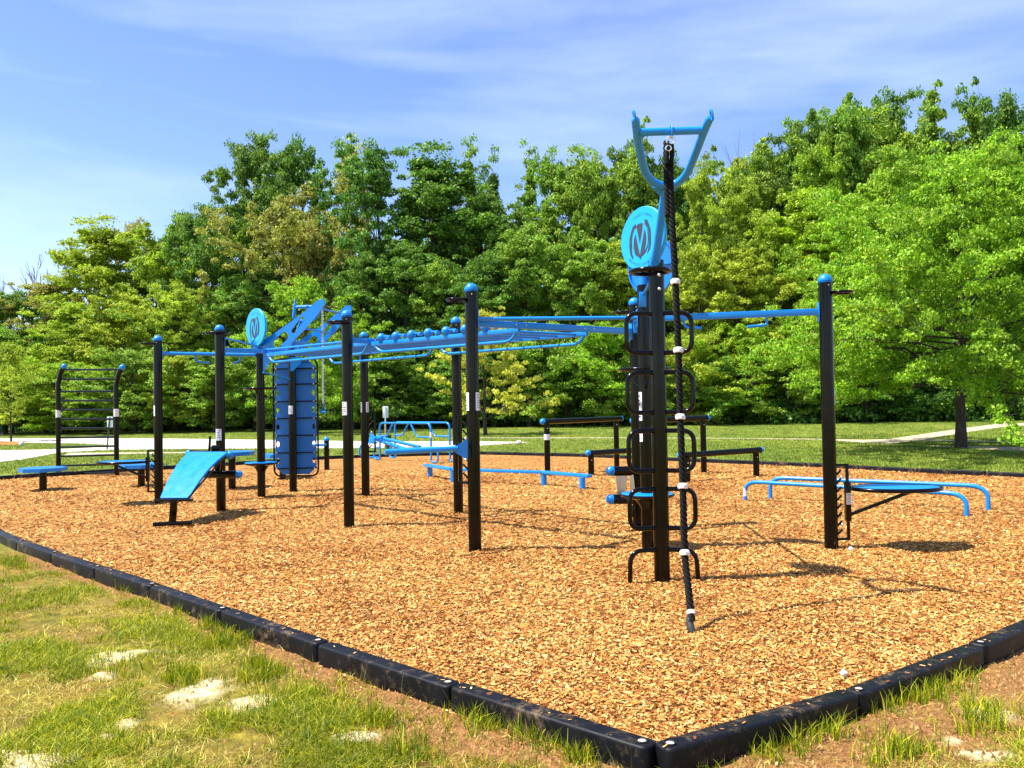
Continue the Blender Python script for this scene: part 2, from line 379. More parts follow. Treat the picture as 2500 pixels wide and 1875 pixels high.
# mulch spilled outside the bed beyond the climber
sp_xy=[G(px,py,.06) for px,py in ((-60,1128),(40,1125),(140,1126),(150,1135),(135,1146),(60,1150),(-60,1160))]
def frame_dirs(n):
    a=RNG.uniform(0,2*np.pi,n); return a
def chips(n,ylo,yhi,seed,lmin,lmax):
    rg=np.random.default_rng(seed)
    # more chips nearer the camera
    t=rg.random(n); Y=ylo*(yhi/ylo)**t; Xx=(rg.random(n)*2-1)*(Y*.63+.2)+.0
    k=inside(Xx,Y)&(dist(Xx,Y)>.04); Xx=Xx[k]; Y=Y[k]; n=len(Y)
    z=mulch_z(Xx,Y); L=rg.uniform(lmin,lmax,n)*(.8+Y/16.); Wd=L*rg.uniform(.16,.42,n); a=rg.uniform(0,2*np.pi,n); til=rg.normal(0,.28,n); rol=rg.normal(0,.45,n)
    ux=np.stack([np.cos(a)*np.cos(til),np.sin(a)*np.cos(til),np.sin(til)],-1); vy=np.stack([-np.sin(a)*np.cos(rol),np.cos(a)*np.cos(rol),np.sin(rol)],-1)
    c=np.stack([Xx,Y,z+rg.uniform(.002,.014,n)],-1); q=[]
    w2=Wd*rg.uniform(.4,1.,n)
    A_=c-ux*L[:,None]/2-vy*Wd[:,None]/2; B_=c+ux*L[:,None]/2-vy*w2[:,None]/2; C_=c+ux*L[:,None]*rg.uniform(.3,.55,n)[:,None]+vy*w2[:,None]/2; D_=c-ux*L[:,None]*rg.uniform(.3,.5,n)[:,None]+vy*Wd[:,None]/2
    return np.stack([A_,B_,C_,D_],1).reshape(-1,3)
CHIP=mat('wood_chips',(.5,.3,.1),.85,0,.2); mulchn(CHIP,True)
V=np.concatenate([chips(220000,3.5,9.,1,.012,.034),chips(110000,8.,20.,2,.016,.036)])
def spill(n,seed):
    rg=np.random.default_rng(seed); P_=[]
    for side in (Lp,Rp):
        for i in range(min(6,len(side)-1)):
            a,b=side[i],side[i+1]; k=n//10; t=rg.random(k); x=a.x+(b.x-a.x)*t; y=a.y+(b.y-a.y)*t; d=(b-a).normalized(); s_=np.abs(rg.normal(.07,.09,k)); nx,ny=-d.y,d.x
            if (a.y+b.y)/2+ny*.5>(a.y+b.y)/2 and False: pass
            q=inside(np.array([a.x+nx*.3+(b.x-a.x)*.5]),np.array([a.y+ny*.3+(b.y-a.y)*.5]))[0]; sg=-1 if q else 1
            P_.append(np.stack([x+sg*nx*s_,y+sg*ny*s_],-1))
    P_=np.concatenate(P_); n=len(P_); dd=dist(P_[:,0],P_[:,1]); on=dd<.045; k=on|(dd>.075); P_=P_[k]; on=on[k]; n=len(P_)
    z=np.where(on,TOP+.003,lawn_z(P_[:,0],P_[:,1])+.006); L=rg.uniform(.012,.032,n); Wd=L*rg.uniform(.2,.45,n); a=rg.uniform(0,6.28,n); til=rg.normal(0,.08,n); ux=np.stack([np.cos(a),np.sin(a),til],-1); vy=np.stack([-np.sin(a),np.cos(a),rg.normal(0,.08,n)],-1); c=np.stack([P_[:,0],P_[:,1],z+.003],-1)
    return np.stack([c-ux*L[:,None]/2-vy*Wd[:,None]/2,c+ux*L[:,None]/2-vy*Wd[:,None]*.3,c+ux*L[:,None]*.4+vy*Wd[:,None]/2,c-ux*L[:,None]*.5+vy*Wd[:,None]*.4],1).reshape(-1,3)
V=np.concatenate([V,spill(320,4)])
tag(link('wood_chips',quadmesh('wood_chips',V,None,[CHIP])),'loose orange and tan wood chips covering the mulch bed','wood chips',kind='stuff')
# ------------------------------------------------------------------ border timbers
def make_timber(a,b,top,bot,label,group):
    a=Vector((a.x,a.y,0)); b=Vector((b.x,b.y,0)); d=b-a; L=d.length-.012; rz=math.atan2(d.y,d.x)
    root=empty('border_timber',(a+b)/2+Vector((0,0,bot)),rz,label,'border timber',group)
    hgt=top-bot; bm=bmesh.new(); bmesh.ops.create_cube(bm,size=1,matrix=Matrix.Translation((0,0,hgt/2))@Matrix.Diagonal((L,.115,hgt,1)))
    ve=[e for e in bm.edges if abs(e.verts[0].co.z-e.verts[1].co.z)>.01]
    bmesh.ops.bevel(bm,geom=ve,offset=.035,segments=5,profile=.5,affect='EDGES')
    te=[e for e in bm.edges if all(v.co.z>hgt-1e-4 for v in e.verts) and len(e.link_faces)==2 and any(abs(f.normal.z)<.5 for f in e.link_faces)]
    bmesh.ops.bevel(bm,geom=te,offset=.016,segments=3,profile=.5,affect='EDGES')
    me=bpy.data.meshes.new('timber_body'); bm.to_mesh(me); bm.free(); me.materials.append(TIMB)
    for p in me.polygons: p.use_smooth=True
    me.set_sharp_from_angle(angle=R(50))
    o=bpy.data.objects.new('timber_body',me); COL.objects.link(o); o.parent=root
    s=MB(); s.torus((-L/2+.055,0,hgt+.001),.026,.006,20,6); s.lathe((-L/2+.055,0,hgt),[(.024,.0),(.024,.0015),(.0001,.0015)],18)
    k=s.build('stake_socket',TIMB); k.parent=root
    s=MB(); s.lathe((-L/2+.055,0,hgt+.0015),[(.0185,0),(.0185,.0015),(.015,.003),(.0001,.0032)],18); k=s.build('stake_head',WASH); k.parent=root
ordn=['first','second','third','fourth','fifth','sixth','seventh','eighth','ninth','tenth','eleventh','twelfth','thirteenth','fourteenth','fifteenth','sixteenth','seventeenth','eighteenth','nineteenth','twentieth']
def orn(i): return ordn[i] if i<20 else ('twenty-'+ordn[i-20] if i<29 else ('thirtieth' if i==29 else 'thirty-'+ordn[i-30]))
for P,side in ((Lp,'left'),(Rp,'right')):
    for i in range(len(P)-1):
        if side=='left' and i>8: break
        if side=='right' and i>3: break
        a,b=P[i],P[i+1]
        if i==0 and side=='left': a=a+(b-a).normalized()*.03
        if side=='left': a,b=a,b
        lab=('black plastic timber forming the left arm of the near corner' if side=='left' else 'black plastic timber forming the right arm of the near corner') if i==0 else 'black plastic timber, %s from the near corner along the %s front edge'%(orn(i),side)
        make_timber(a,b,TOP-.004*(i%2),-.22,lab,'timbers edging the front of the mulch bed')
nb=0
vis=[(i,G(0,0) if False else None) for i in range(1)]
order=[]
for i in range(len(Bl)-1):
    m_=(Bl[i]+Bl[i+1])/2
    if abs(m_.x)<m_.y*.62: order.append(i)
for k,i in enumerate(order):
    make_timber(Bl[i],Bl[i+1],BT-.005*(i%2),-.12,'dark timber, %s from the left frame edge along the far side of the bed'%orn(k),'timbers edging the far side of the mulch bed')
# ------------------------------------------------------------------ roads and paths
def sheet(name,px,z,m,kind='structure',label=None):
    P=[G(x,y,z) for x,y in px]; bm=bmesh.new(); vs=[bm.verts.new(p) for p in P]; bm.faces.new(vs)
    bmesh.ops.triangulate(bm,faces=bm.faces[:]); bmesh.ops.recalc_face_normals(bm,faces=bm.faces[:])
    for f in bm.faces:
        if f.normal.z<0: f.normal_flip()
    me=bpy.data.meshes.new(name); bm.to_mesh(me); bm.free(); me.materials.append(m); o=link(name,me); return tag(o,label,kind=kind)
CONC=mat('pale_concrete',(.62,.56,.46),.9,0,.2)
def concn(m,a,b):
    p=geo_pos(m); c=ramp(m,noise(m,1.2,6,.7,p),[(.3,a),(.7,b)]); setc(m,mixc(m,.35,c,ramp(m,noise(m,30,4,.7,p),[(.3,a),(.7,b)]))); bump(m,noise(m,60,4,.7,p),.3,.01)
concn(CONC,(.36,.29,.19),(.52,.43,.30))
ASPH=mat('sun_bleached_lot',(.75,.68,.58),.9,0,.2); concn(ASPH,(.50,.44,.37),(.64,.58,.50))
sheet('parking_lot',[(-500,1072),(0,1070),(350,1070),(660,1074),(900,1077.5),(1175,1077.5),(1295,1079),(1250,1082.5),(1175,1087.5),(1000,1092),(850,1094),(560,1095),(400,1096.5),(330,1097.5),(285,1098),(240,1099.5),(150,1104),(95,1114),(45,1123),(0,1127),(-500,1148),(-500,1108),(0,1099.5),(110,1097.5),(180,1095),(240,1092),(285,1088.5),(250,1085),(190,1082.5),(60,1080.5),(0,1078.5),(-500,1080)],.056,ASPH)
sheet('footpath',[(170,1105.5),(300,1104.5),(430,1104),(520,1103.5),(520,1105),(430,1106.5),(300,1108.5),(150,1112.5)],.056,CONC)
sheet('bark_bed',[(-60,1078.6),(10,1077.3),(60,1079.5),(62,1083),(30,1086.5),(-60,1088)],.060,MULCH)
sheet('footpath',[(1140,1068.3),(1500,1068.3),(1750,1069),(2000,1071.5),(2110,1073.5),(2169,1072),(2326,1049),(2435,1034.5),(2500,1033),(2800,1030),(2800,1036),(2500,1038.5),(2444,1043),(2353,1056),(2254,1072.5),(2500,1078),(2800,1084),(2800,1087),(2500,1080.5),(2240,1076),(2208,1078.5),(2172,1084),(2118,1081.5),(2060,1077.2),(2000,1073.2),(1750,1070.6),(1500,1069.8),(1140,1069.6)],.056,CONC)
sheet('footpath',[(2262,1088),(2400,1089.5),(2500,1091.5),(2800,1098),(2800,1114),(2500,1103),(2400,1097),(2300,1091)],.056,CONC)
# ------------------------------------------------------------------ fitness rig
rig=empty('fitness_rig',(-1.5,11.2,0),0,'large blue and black outdoor fitness rig of tall posts joined by monkey bars','fitness rig')
PR=.068
P={'A':((388,1227),2.73,1),'B':((540,1245),2.78,1),'C':((638.5,1213.6),2.70,0),'D':((716,1199),2.62,0),'E':((852.6,1284),2.76,1),'F':((893,1212),2.77,1),
   'G':((1119.7,1252.6),2.76,1),'H':((1160,1345),2.80,1),'I':((1559,1286),2.80,1),'J':((1583,1336),2.76,0),'K':((1617,1414),2.76,0),'L':((2030,1338),2.81,1)}
PO={}; post={}
for k,(b,top,dm) in P.items():
    g=G(*b); PO[k]=g
    m=MB(); zt=top-PR*1.02 if dm else top
    m.lathe((g.x,g.y,0),[(PR,-.15),(PR,zt-.006),(PR-.006,zt),(.0001,zt)],32)
    post[k]=m.build('post',BLACK,rig)
    if dm:
        m=MB(); m.dome((g.x,g.y,zt+.002),PR*1.06,28); m.lathe((g.x,g.y,zt),[(PR*1.06,-.018),(PR*1.06,.002)],28); m.build('dome_cap',BLUE,post[k])
        m=MB(); m.sphere((g.x+.01,g.y-PR-.002,zt-.05),.008,8); m.build('bolt',STEEL,post[k])
def on(k,ang,z,r=PR):
    g=PO[k]; return Vector((g.x+math.cos(ang)*r,g.y+math.sin(ang)*r,z))
def ring(k,ang,z,Rr,tr,off,tilt=0.):
    g=PO[k]; c=Vector((g.x+math.cos(ang)*off,g.y+math.sin(ang)*off,z)); m=MB()
    m.torus(c,Rr,tr,44,12); 
    q=on(k,ang,z,PR-.01)
    m.bar(q,Vector((c.x+math.cos(ang)*(-Rr if off>Rr else Rr)*.99,c.y+math.sin(ang)*(-Rr if off>Rr else Rr)*.99,z)),.035,.012)
    m.build('ring',BLACK,post[k])
ring('A',R(190),2.60,.10,.012,.165); ring('B',R(250),2.655,.17,.013,.05); ring('E',R(215),2.60,.155,.015,.10)
ring('H',R(185),2.63,.098,.015,.155); ring('L',R(-5),2.62,.10,.014,.165); ring('I',R(190),2.62,.09,.013,.15); ring('K',R(200),2.66,.165,.02,.06)
def sticker(k,ang,z,h,w,parent=None,ink=INK,seed=0):
    g=PO[k]; r=PR+.0015; m=MB(); n=8; da=w/r; rg=random.Random(seed)
    vs=[];
    for i in range(n+1):
        a=ang-da/2+da*i/n
        for zz in (z-h/2,z+h/2): vs.append((g.x+r*math.cos(a),g.y+r*math.sin(a),zz))
    m.add(vs,[(2*i,2*i+2,2*i+3,2*i+1) for i in range(n)],0)
    r2=r+.0008
    for row in range(6):
        zz=z+h/2-h*(row+1)/7.; a0=ang-da*.36; wdt=da*.72*rg.uniform(.4,1.); vs=[]
        for i in range(4):
            a=a0+wdt*i/3
            for q in (-.006,.006): vs.append((g.x+r2*math.cos(a),g.y+r2*math.sin(a),zz+q*h/.2*rg.uniform(.5,1.3)))
        m.add(vs,[(2*i,2*i+2,2*i+3,2*i+1) for i in range(3)],1)
    m.build('instruction_sticker',[WHITE,ink],post[k])
sticker('A',R(205),1.50,.17,.10,seed=1); sticker('B',R(-100),1.13,.17,.10,seed=2); sticker('D',R(-110),1.47,.15,.10,seed=3)
sticker('E',R(-125),1.50,.17,.09,seed=4); sticker('F',R(-155),1.50,.17,.09,seed=5); sticker('F',R(-25),1.50,.17,.09,seed=6)
sticker('H',R(-165),1.56,.19,.10,seed=7); sticker('H',R(-20),1.56,.19,.10,ink=BLUEINK,seed=8); sticker('L',R(-5),1.55,.17,.09,ink=BLUEINK,seed=9)
sticker('J',R(195),1.48,.30,.08,seed=10); sticker('J',R(200),1.17,.12,.07,seed=11)
# frames that cross the ladder
def lerp(a,b,t): return a.lerp(b,t)
def beam(a,b,z,w=.045,h=.07,z2=None,mt=None,name='crossbeam',par=None):
    m=MB(); A_=Vector((a.x,a.y,z)); B_=Vector((b.x,b.y,z if z2 is None else z2)); d=(B_-A_).normalized()
    m.bar(A_+d*(PR*.9),B_-d*(PR*.9),w,h,0,.006); return m.build(name,mt or BLUE,par or rig)
def bplate(k,toward,z,h=.17,w=.05):
    g=PO[k]; d=Vector((toward.x-g.x,toward.y-g.y,0)).normalized(); c=g+d*(PR+.004); m=MB()
    m.bar(Vector((c.x,c.y,z-h/2)),Vector((c.x,c.y,z+h/2)),w,.012,0,.003,up=(d.x,d.y,0)) ; m.build('mounting_plate',BLUE,post[k])
    m=MB()
    for dz in (-h*.36,h*.36):
        for s in (-1,1):
            q=c+Vector((-d.y,d.x,0))*s*.0+Vector((0,0,z+dz))+d*.008; m.sphere(q,.009,8)
        break
    m.build('bolt',STEEL,post[k])
RZ=2.37
beam(PO['H'],PO['I'],RZ+.015,.05,.072); bplate('H',PO['I'],2.38,.2); bplate('I',PO['H'],2.38,.2)
beam(PO['E'],PO['G'],RZ+.005,.05,.07); bplate('E',PO['G'],2.37,.18); bplate('G',PO['E'],2.37,.18)
beam(PO['B'],PO['F'],RZ+.03,.05,.07); bplate('B',PO['F'],2.45,.28); bplate('F',PO['B'],2.4,.2)
# ladder: two sections
N1,F1=lerp(PO['H'],PO['I'],.273),lerp(PO['H'],PO['I'],.69)
N2,F2=lerp(PO['E'],PO['G'],.20),lerp(PO['E'],PO['G'],.80)
N3,F3=lerp(PO['B'],PO['F'],.30),lerp(PO['B'],PO['F'],.72)
bolts=MB()
for q in (N1,F1,N2,F2,N3,F3):
    for s in (-.07,.07):
        d=(F1-N1).normalized(); p=q+d*s; bolts.sphere((p.x+.0,p.y-.028,RZ+.02),.011,8)
bolts.build('bolt',STEEL,rig)
def zoff(p,z): return Vector((p.x,p.y,z))
for (a,b,z) in ((N2,N1,RZ-.015),(F2,F1,RZ-.015),(N3,N2,RZ-.005),(F3,F2,RZ-.005)):
    d=(b-a).normalized(); m=MB(); m.bar(zoff(a+d*.03,z-.02),zoff(b-d*.03,z-.02),.04,.055,0,.008); m.build('ladder_rail',BLUE,rig)
def rungs(a,b,c,d_,n,z):
    for i in range(n):
        t=(i+.7)/(n+.4); p=lerp(a,b,t); q=lerp(c,d_,t); m=MB(); e=(q-p).normalized()
        m.tube([zoff(p-e*.02,z),zoff(q+e*.02,z)],.0175,10); m.build('rung',BLUE,rig)
rungs(N2,N1,F2,F1,9,RZ-.035); rungs(N3,N2,F3,F2,10,RZ-.025)
m=MB(); m.tube([zoff(N3,RZ+.055),zoff(N2,RZ+.03)],.0165,10); m.build('top_rail',BLUE,rig)
for t in (.03,.35,.68,.96):
    q=lerp(N3,N2,t); m=MB(); m.box((q.x,q.y,RZ+.0),(.03,.03,.075),0,0,None,.004); m.build('rail_spacer',BLUE,rig)
# ball grips on the near rail
for i in range(7):
    t=.085+i*.109+.0015*i*i; q=lerp(N2,N1,t); d=(N1-N2).normalized(); o=MB(); o.sphere((q.x,q.y,RZ+.036),.057,22); b=o.build('ball_grip',BLUE,rig)
    o=MB(); o.tube([(q.x+d.x*.05,q.y+d.y*.05,RZ+.045),(q.x+d.x*.17,q.y+d.y*.17,RZ+.045)],.012,8); o.box((q.x+d.x*.16,q.y+d.y*.16,RZ+.03),(.05,.05,.04),math.atan2(d.y,d.x),0,None,.006); o.build('grip_stem',BLUE,b)
# hanging grip bars below each rail
for a,b in ((N2,N1),(F2,F1),(N3,N2),(F3,F2)):
    d=(b-a).normalized(); z1=RZ-.03; z0=RZ-.15
    pts=fillet([zoff(a+d*.06,z1),zoff(a+d*.20,z0),zoff(b-d*.16,z0),zoff(b-d*.06,z1)],.10,7)
    m=MB(); m.tube(pts,.0185,12); g=m.build('grip_bar',BLUE,rig)
    L=(b-a).length; m=MB()
    for k in range(7):
        q=zoff(a+d*(.32+(L-.6)*k/6),z0); m.tube([q-d*.006,q+d*.006],.0205,12)
    m.build('grip_mark',BLUEP,g)
# straight pull-up bars out to the single posts
m=MB(); a=zoff(PO['H'],2.425); b=zoff(PO['J'],2.415); d=(b-a).normalized(); m.tube([a+d*PR,b-d*PR],.021,14); m.build('pull_up_bar',BLUE,rig)
bplate('H',PO['J'],2.43,.2,.06); bplate('J',PO['H'],2.41,.19,.06); bplate('I',PO['J'],2.44,.16,.05)
beam(PO['J'],PO['L'],2.405,.045,.068,2.425,name='pull_up_beam'); bplate('L',PO['J'],2.42,.20,.06)
a=PO['J']; b=PO['L']; d=(b-a).normalized(); nrm=Vector((d.y,-d.x,0))
for t0,t1 in ((.22,.32),(.68,.57)):
    for s in (1,):
        p=lerp(a,b,t0); q=lerp(a,b,t1); m=MB()
        m.tube(fillet([zoff(p,2.38),zoff(p,2.30)+d*(.02 if t1>t0 else -.0),zoff(q,2.285)+nrm*.05],.04,6),.0155,10); m.build('hook_handle',BLUE,rig)
a=PO['A']; b=PO['C']
m=MB(); A_=zoff(a,2.44); B_=zoff(b,2.42); dd=(B_-A_).normalized(); m.tube([A_+dd*PR,B_-dd*PR],.03,14); m.build('pull_up_beam',BLUE,rig); bplate('A',b,2.43,.2,.05)
for t0,t1 in ((.36,.50),(.80,.72)):
    p=lerp(a,b,t0); q=lerp(a,b,t1); m=MB(); m.tube(fillet([zoff(p,2.40),zoff(p,2.31),zoff(q,2.28)],.05,6),.016,10); m.build('hook_handle',BLUE,rig)
m=MB(); m.tube([At(552,826,12.85),At(640,848,14.45)],.014,10); m.build('brace_tube',BLUE,rig)
# thin braces seen from post J to post K and post I
m=MB(); m.tube([zoff(PO['J'],2.66),zoff(PO['K'],2.66)],.016,10); m.build('brace_tube',BLUE,rig)
m=MB(); m.tube([zoff(PO['J'],2.50),zoff(PO['I'],2.50)],.016,10); m.build('brace_tube',BLUE,rig)
for z in (2.62,2.70):
    pass
m=MB(); g=PO['J']; m.box((g.x-.02,g.y-PR-.006,2.60),(.075,.012,.16),R(4),0,None,.003); m.box((g.x-.01,g.y-PR-.01,2.6),(.0,.0,.0)); m.build('mounting_plate',BLUE,post['J'])
# ------------- discs with the emblem
def glyphs(text,size):
    out=[]
    for ch in text:
        if ch==' ': out.append(None); continue
        c=bpy.data.curves.new('t','FONT'); c.body=ch; c.size=size; c.align_x='CENTER'; o=bpy.data.objects.new('t',c); COL.objects.link(o)
        dg=bpy.context.evaluated_depsgraph_get(); me=o.evaluated_get(dg).to_mesh()
        out.append(([v.co.copy() for v in me.vertices],[tuple(p.vertices) for p in me.polygons])); o.evaluated_get(dg).to_mesh_clear()
        bpy.data.objects.remove(o); bpy.data.curves.remove(c)
    return out
TXT_B=glyphs('movestrongfit.',.062); TXT_T=glyphs('FUNCTIONAL',.048)
def emblem_disc(center,normal,rad,parent):
    n=Vector(normal).normalized(); right=Vector((0,0,1)).cross(n).normalized(); up=n.cross(right)
    M=Matrix((right,up,n)).transposed(); c=Vector(center)
    m=MB(); t=.02
    prof=[(.0001,-t),(rad-.006,-t),(rad,-t+.006),(rad,t-.006),(rad-.006,t),(.0001,t)]
    m.lathe(c,prof,64,0,M); disc=m.build('emblem_disc',CYAN,parent)
    def q(x,y,z): u=(x-646)/363*rad; v=-(y-642)/547*rad; return c+M@Vector((u,v,z))
    m=MB(); z1=t+.0015
    L_=[(543,362),(548,410),(520,470),(488,570),(478,700),(484,860),(505,940),(490,960),(455,880),(437,740),(442,600),(468,490),(495,410)]
    R_=[(1240-x+2,y-2) for x,y in L_]; R_=[(698,325),(742,345),(768,430),(795,520),(800,600),(800,760),(780,860),(735,915),(752,850),(770,740),(768,600),(745,480),(700,410)]
    oval=[(622+142*math.sin(a),660-285*math.cos(a)) for a in [2*math.pi*i/40 for i in range(40)]]
    spike=[(590,930),(650,930),(622,990)]
    for pl in (L_,R_): m.plate([q(x,y,z1) for x,y in pl],n,.002)
    m.plate([q(x,y,z1+.0005) for x,y in oval],n,.002); m.plate([q(x,y,z1+.0008) for x,y in spike],n,.002); m.build('emblem',EMB,disc)
    m=MB()
    V_=[(535,460),(568,440),(622,745),(668,500),(672,405),(712,425),(622,915)]
    Ll=[(535,460),(550,525),(520,640),(514,760),(540,890),(502,820),(488,680),(504,540)]
    Rl=[(712,425),(744,520),(757,660),(748,780),(700,860),(728,750),(733,640),(716,540),(698,480)]
    for pl in (V_,Ll,Rl): m.plate([q(x,y,z1+.0022) for x,y in pl],n,.0015)
    m.build('letter_m',CYAN,disc)
    m=MB()
    def arc(gl,a0,a1,rr,flip):
        k=len(gl)
        for i,g in enumerate(gl):
            if g is None: continue
            a=a0+(a1-a0)*i/(k-1); s=rad/.33*.75
            pos=Vector((math.cos(a)*rr,math.sin(a)*rr,0)); ra=(a+math.pi/2) if flip else (a-math.pi/2)
            Q=Matrix.Rotation(ra,3,'Z'); m.add([c+M@(pos+Q@Vector((v.x*s,v.y*s,0))+Vector((0,0,t+.0012))) for v in g[0]],g[1],0,False)
    arc(TXT_B,R(227),R(318),rad*.84,True); arc(TXT_T,R(118),R(52),rad*.72,False)
    m.build('lettering',mat('faint_blue_lettering',(.01,.07,.20),.5),disc)
    return disc
emblem_disc((1.185,7.56,2.975),(-.84,-.55,.02),.285,rig)
emblem_disc((PO['C'].x-.05,PO['C'].y-.03,2.89),(-.70,-.71,0),.325,rig)
# disc on post J faces away: its ribbed back is seen
c=At(1591,650,9.06); nn=Vector((.76,.64,0)).normalized(); rt=Vector((0,0,1)).cross(nn).normalized(); M=Matrix((rt,nn.cross(rt),nn)).transposed()
m=MB(); m.lathe(c,[(.0001,.02),(.315,.02),(.32,.014),(.32,-.02),(.308,-.02),(.308,.005),(.0001,.005)],56,0,M)
for a in range(0,180,60):
    dv=M@Vector((math.cos(R(a)),math.sin(R(a)),0)); m.bar(c-dv*.305-nn*.004,c+dv*.305-nn*.004,.014,.028,0,0,up=nn)
m.build('ribbed_disc',BLUEP,rig)
m=MB(); g=PO['J']; m.cyl((g.x,g.y,2.76),(g.x,g.y,3.02),.045,20); m.build('sleeve',BLUE,post['J'])
g=PO['C']; m=MB(); m.plate([(g.x,g.y,2.58),(g.x+.0,g.y,2.8),(g.x-.16,g.y-.02,2.62),(g.x-.12,g.y-.02,2.52)],(0,1,0),.02); m.bar((g.x-.05,g.y-.06,2.46),(g.x-.05,g.y-.06,2.64),.09,.015,0,.003,up=(0,1,0)); m.build('disc_bracket',BLUE,post['C'])
# ------------- forks that carry the rope and the chain
def fork(name,base,ub,cl,crr,el,er,tr,parent,path):
    base,ub,cl,crr,el,er=map(Vector,(base,ub,cl,crr,el,er)); f=MB()
    mid=ub; 
    pts=catmull([Vector(p) for p in path],5)
    f.tube(pts,[tr*.55]+[tr]*(len(pts)-2)+[tr*.55],14); fo=f.build(name,BLUE,parent)
    g=MB(); g.tube([cl,crr],tr*.95,14); cc=(cl+crr)/2; g.torus(cc,tr*1.35,tr*.28,20,8,0,Matrix.Rotation(R(90),3,'Y')@Matrix.Identity(3)); g.build('crossbar',BLUE,fo)
    g=MB(); g.tube([base,base.lerp(ub,.2),ub],[tr*1.7,tr*1.15,tr*1.05],14)
    # gusset web under the bend
    w=(cl-crr)*.20; dn=(base-ub).normalized()*.07
    g.plate([ub+w+(cl-ub)*.05,ub+w*.7+dn*.4,ub+dn*1.1,ub-w*.7+dn*.4,ub-w+(crr-ub)*.05,ub],(cl-ub).cross(crr-ub),.012)
    g.build('stem',BLUE,fo)
    g=MB()
    for e,q in ((el,cl),(er,crr)):
        g=MB(); ax=(e-q).normalized(); g.torus(e+ax*.028,.026,.009,18,8,0,Matrix((ax,Vector((0,0,1)).cross(ax).normalized() if abs(ax.z)<.95 else Vector((1,0,0)),ax.cross(Vector((1,0,0))).normalized())).transposed().to_3x3() if False else Matrix.Rotation(R(80),3,'Y'),(1.5,.8))
        g.build('hanging_eye',BLUE,fo)
    return fo
k=PO['K']
fork('rope_fork',(k.x-.015,k.y-.02,2.72),At(1624,462,7.02),At(1561,323,6.52),At(1717,318,6.52),At(1551,290,6.42),At(1734,287,6.40),.032,rig,[At(x,y,6.40+(y-287)/175*.62) for x,y in ((1551,288),(1556,330),(1566,385),(1576,420),(1594,443),(1625,454),(1654,446),(1676,424),(1694,385),(1717,325),(1734,286))])
q=PO['D']
fork('chain_fork',(q.x,q.y,2.60),At(737,781,15.35),At(722,750,15.2),At(781,748,15.0),At(721,741,15.2),At(787,741,14.9),.03,rig,[At(x,y,15.2) for x,y in ((721,740),(719,760),(717,772),(722,781),(738,784),(756,783),(770,775),(780,758),(787,740))])
for b_ in (2.62,2.50): 
    m=MB(); m.sphere((k.x+.012,k.y-PR-.003,b_),.016,12); m.build('bolt',STEEL,post['K'])
# ------------- pierced side plates and rungs of the inclined overhang at posts C and D
def pierced(A0,B0,tip,hole=True,off=Vector((0,0,0))):
    pass
def overhang(base_px,dY,Yb):
    """two-edge plate outline traced in its own vertical plane, with two slots cut out"""
    out=[]
    return out
def bm_plate(outline,holes,origin,xd,th,name,mt,parent):
    """outline & holes given in 2-D metres (s along xd, z); cut holes by triangulated fill"""
    bm=bmesh.new(); loops=[]
    for L in [outline]+holes:
        vs=[bm.verts.new((Vector(origin)+Vector(xd)*s+Vector((0,0,z)))) for s,z in L]
        es=[bm.edges.new((vs[i],vs[(i+1)%len(vs)])) for i in range(len(vs))]; loops+=es
    bmesh.ops.triangle_fill(bm,edges=loops,use_beauty=True,use_dissolve=False)
    r=bmesh.ops.extrude_face_region(bm,geom=bm.faces[:]); n=Vector(xd).cross(Vector((0,0,1))).normalized()
    bmesh.ops.translate(bm,verts=[v for v in r['geom'] if isinstance(v,bmesh.types.BMVert)],vec=n*th)
    bmesh.ops.recalc_face_normals(bm,faces=bm.faces[:]); me=bpy.data.meshes.new(name); bm.to_mesh(me); bm.free(); me.materials.append(mt)
    o=link(name,me,parent); bpy_parent_keep(o,parent); return o
xd=Vector((.95,-.31,0)).normalized()
def slot(cx,cz,L,wd,a,n=6):
    pts=[]
    for s,base in ((1,0),(-1,math.pi)):
        for i in range(n+1):
            t=-math.pi/2+math.pi*i/n+base; pts.append((cx+math.cos(a)*L*s+math.cos(a+t)*wd,cz+math.sin(a)*L*s+math.sin(a+t)*wd))
    return pts
outl=[(.07,2.52),(.07,2.66),(.45,2.86),(.80,3.06),(1.16,3.30),(1.26,3.31),(1.28,3.22),(1.10,3.02),(.92,2.84),(.62,2.60),(.50,2.42),(.38,2.40),(.30,2.50)]
hol=[slot(.42,2.66,.10,.075,R(38)),slot(.76,2.90,.13,.042,R(48))]
for kk,scl in (('C',1.),('D',.97)):
    g=PO[kk]; o=bm_plate([(s*scl,z) for s,z in outl],[[(s*scl,z) for s,z in h_] for h_ in hol],(g.x,g.y-.0,0),xd,.025,'side_plate',BLUE,rig)
    m=MB()
def sp(kk,s,z): g=PO[kk]; return Vector((g.x+xd.x*s,g.y+xd.y*s,z))
for s,z in ((1.13,3.17),(.86,2.84),(.60,2.64),(.33,2.50)):
    m=MB(); m.tube([sp('C',s,z),sp('D',s,z-.03)],.016,10); m.build('overhang_rung',BLUE,rig)
m=MB(); m.tube([sp('C',.05,2.12)+Vector((.02,-.05,0)),sp('D',-.02,2.02)+Vector((0,-.07,0))],.014,10); m.build('brace_tube',BLUE,rig)
g=PO['D']; m=MB(); m.plate([At(709,872,15.38),At(709,906,15.38),At(715,906,15.38),At(735,886,15.38),At(737,872,15.38)],(0,1,0),.02); m.build('corner_bracket',BLUE,post['D'])
m=MB(); m.cyl((g.x-.02,g.y,2.60),(g.x-.02,g.y,2.82),.045,20); m.build('sleeve',BLUE,post['D'])
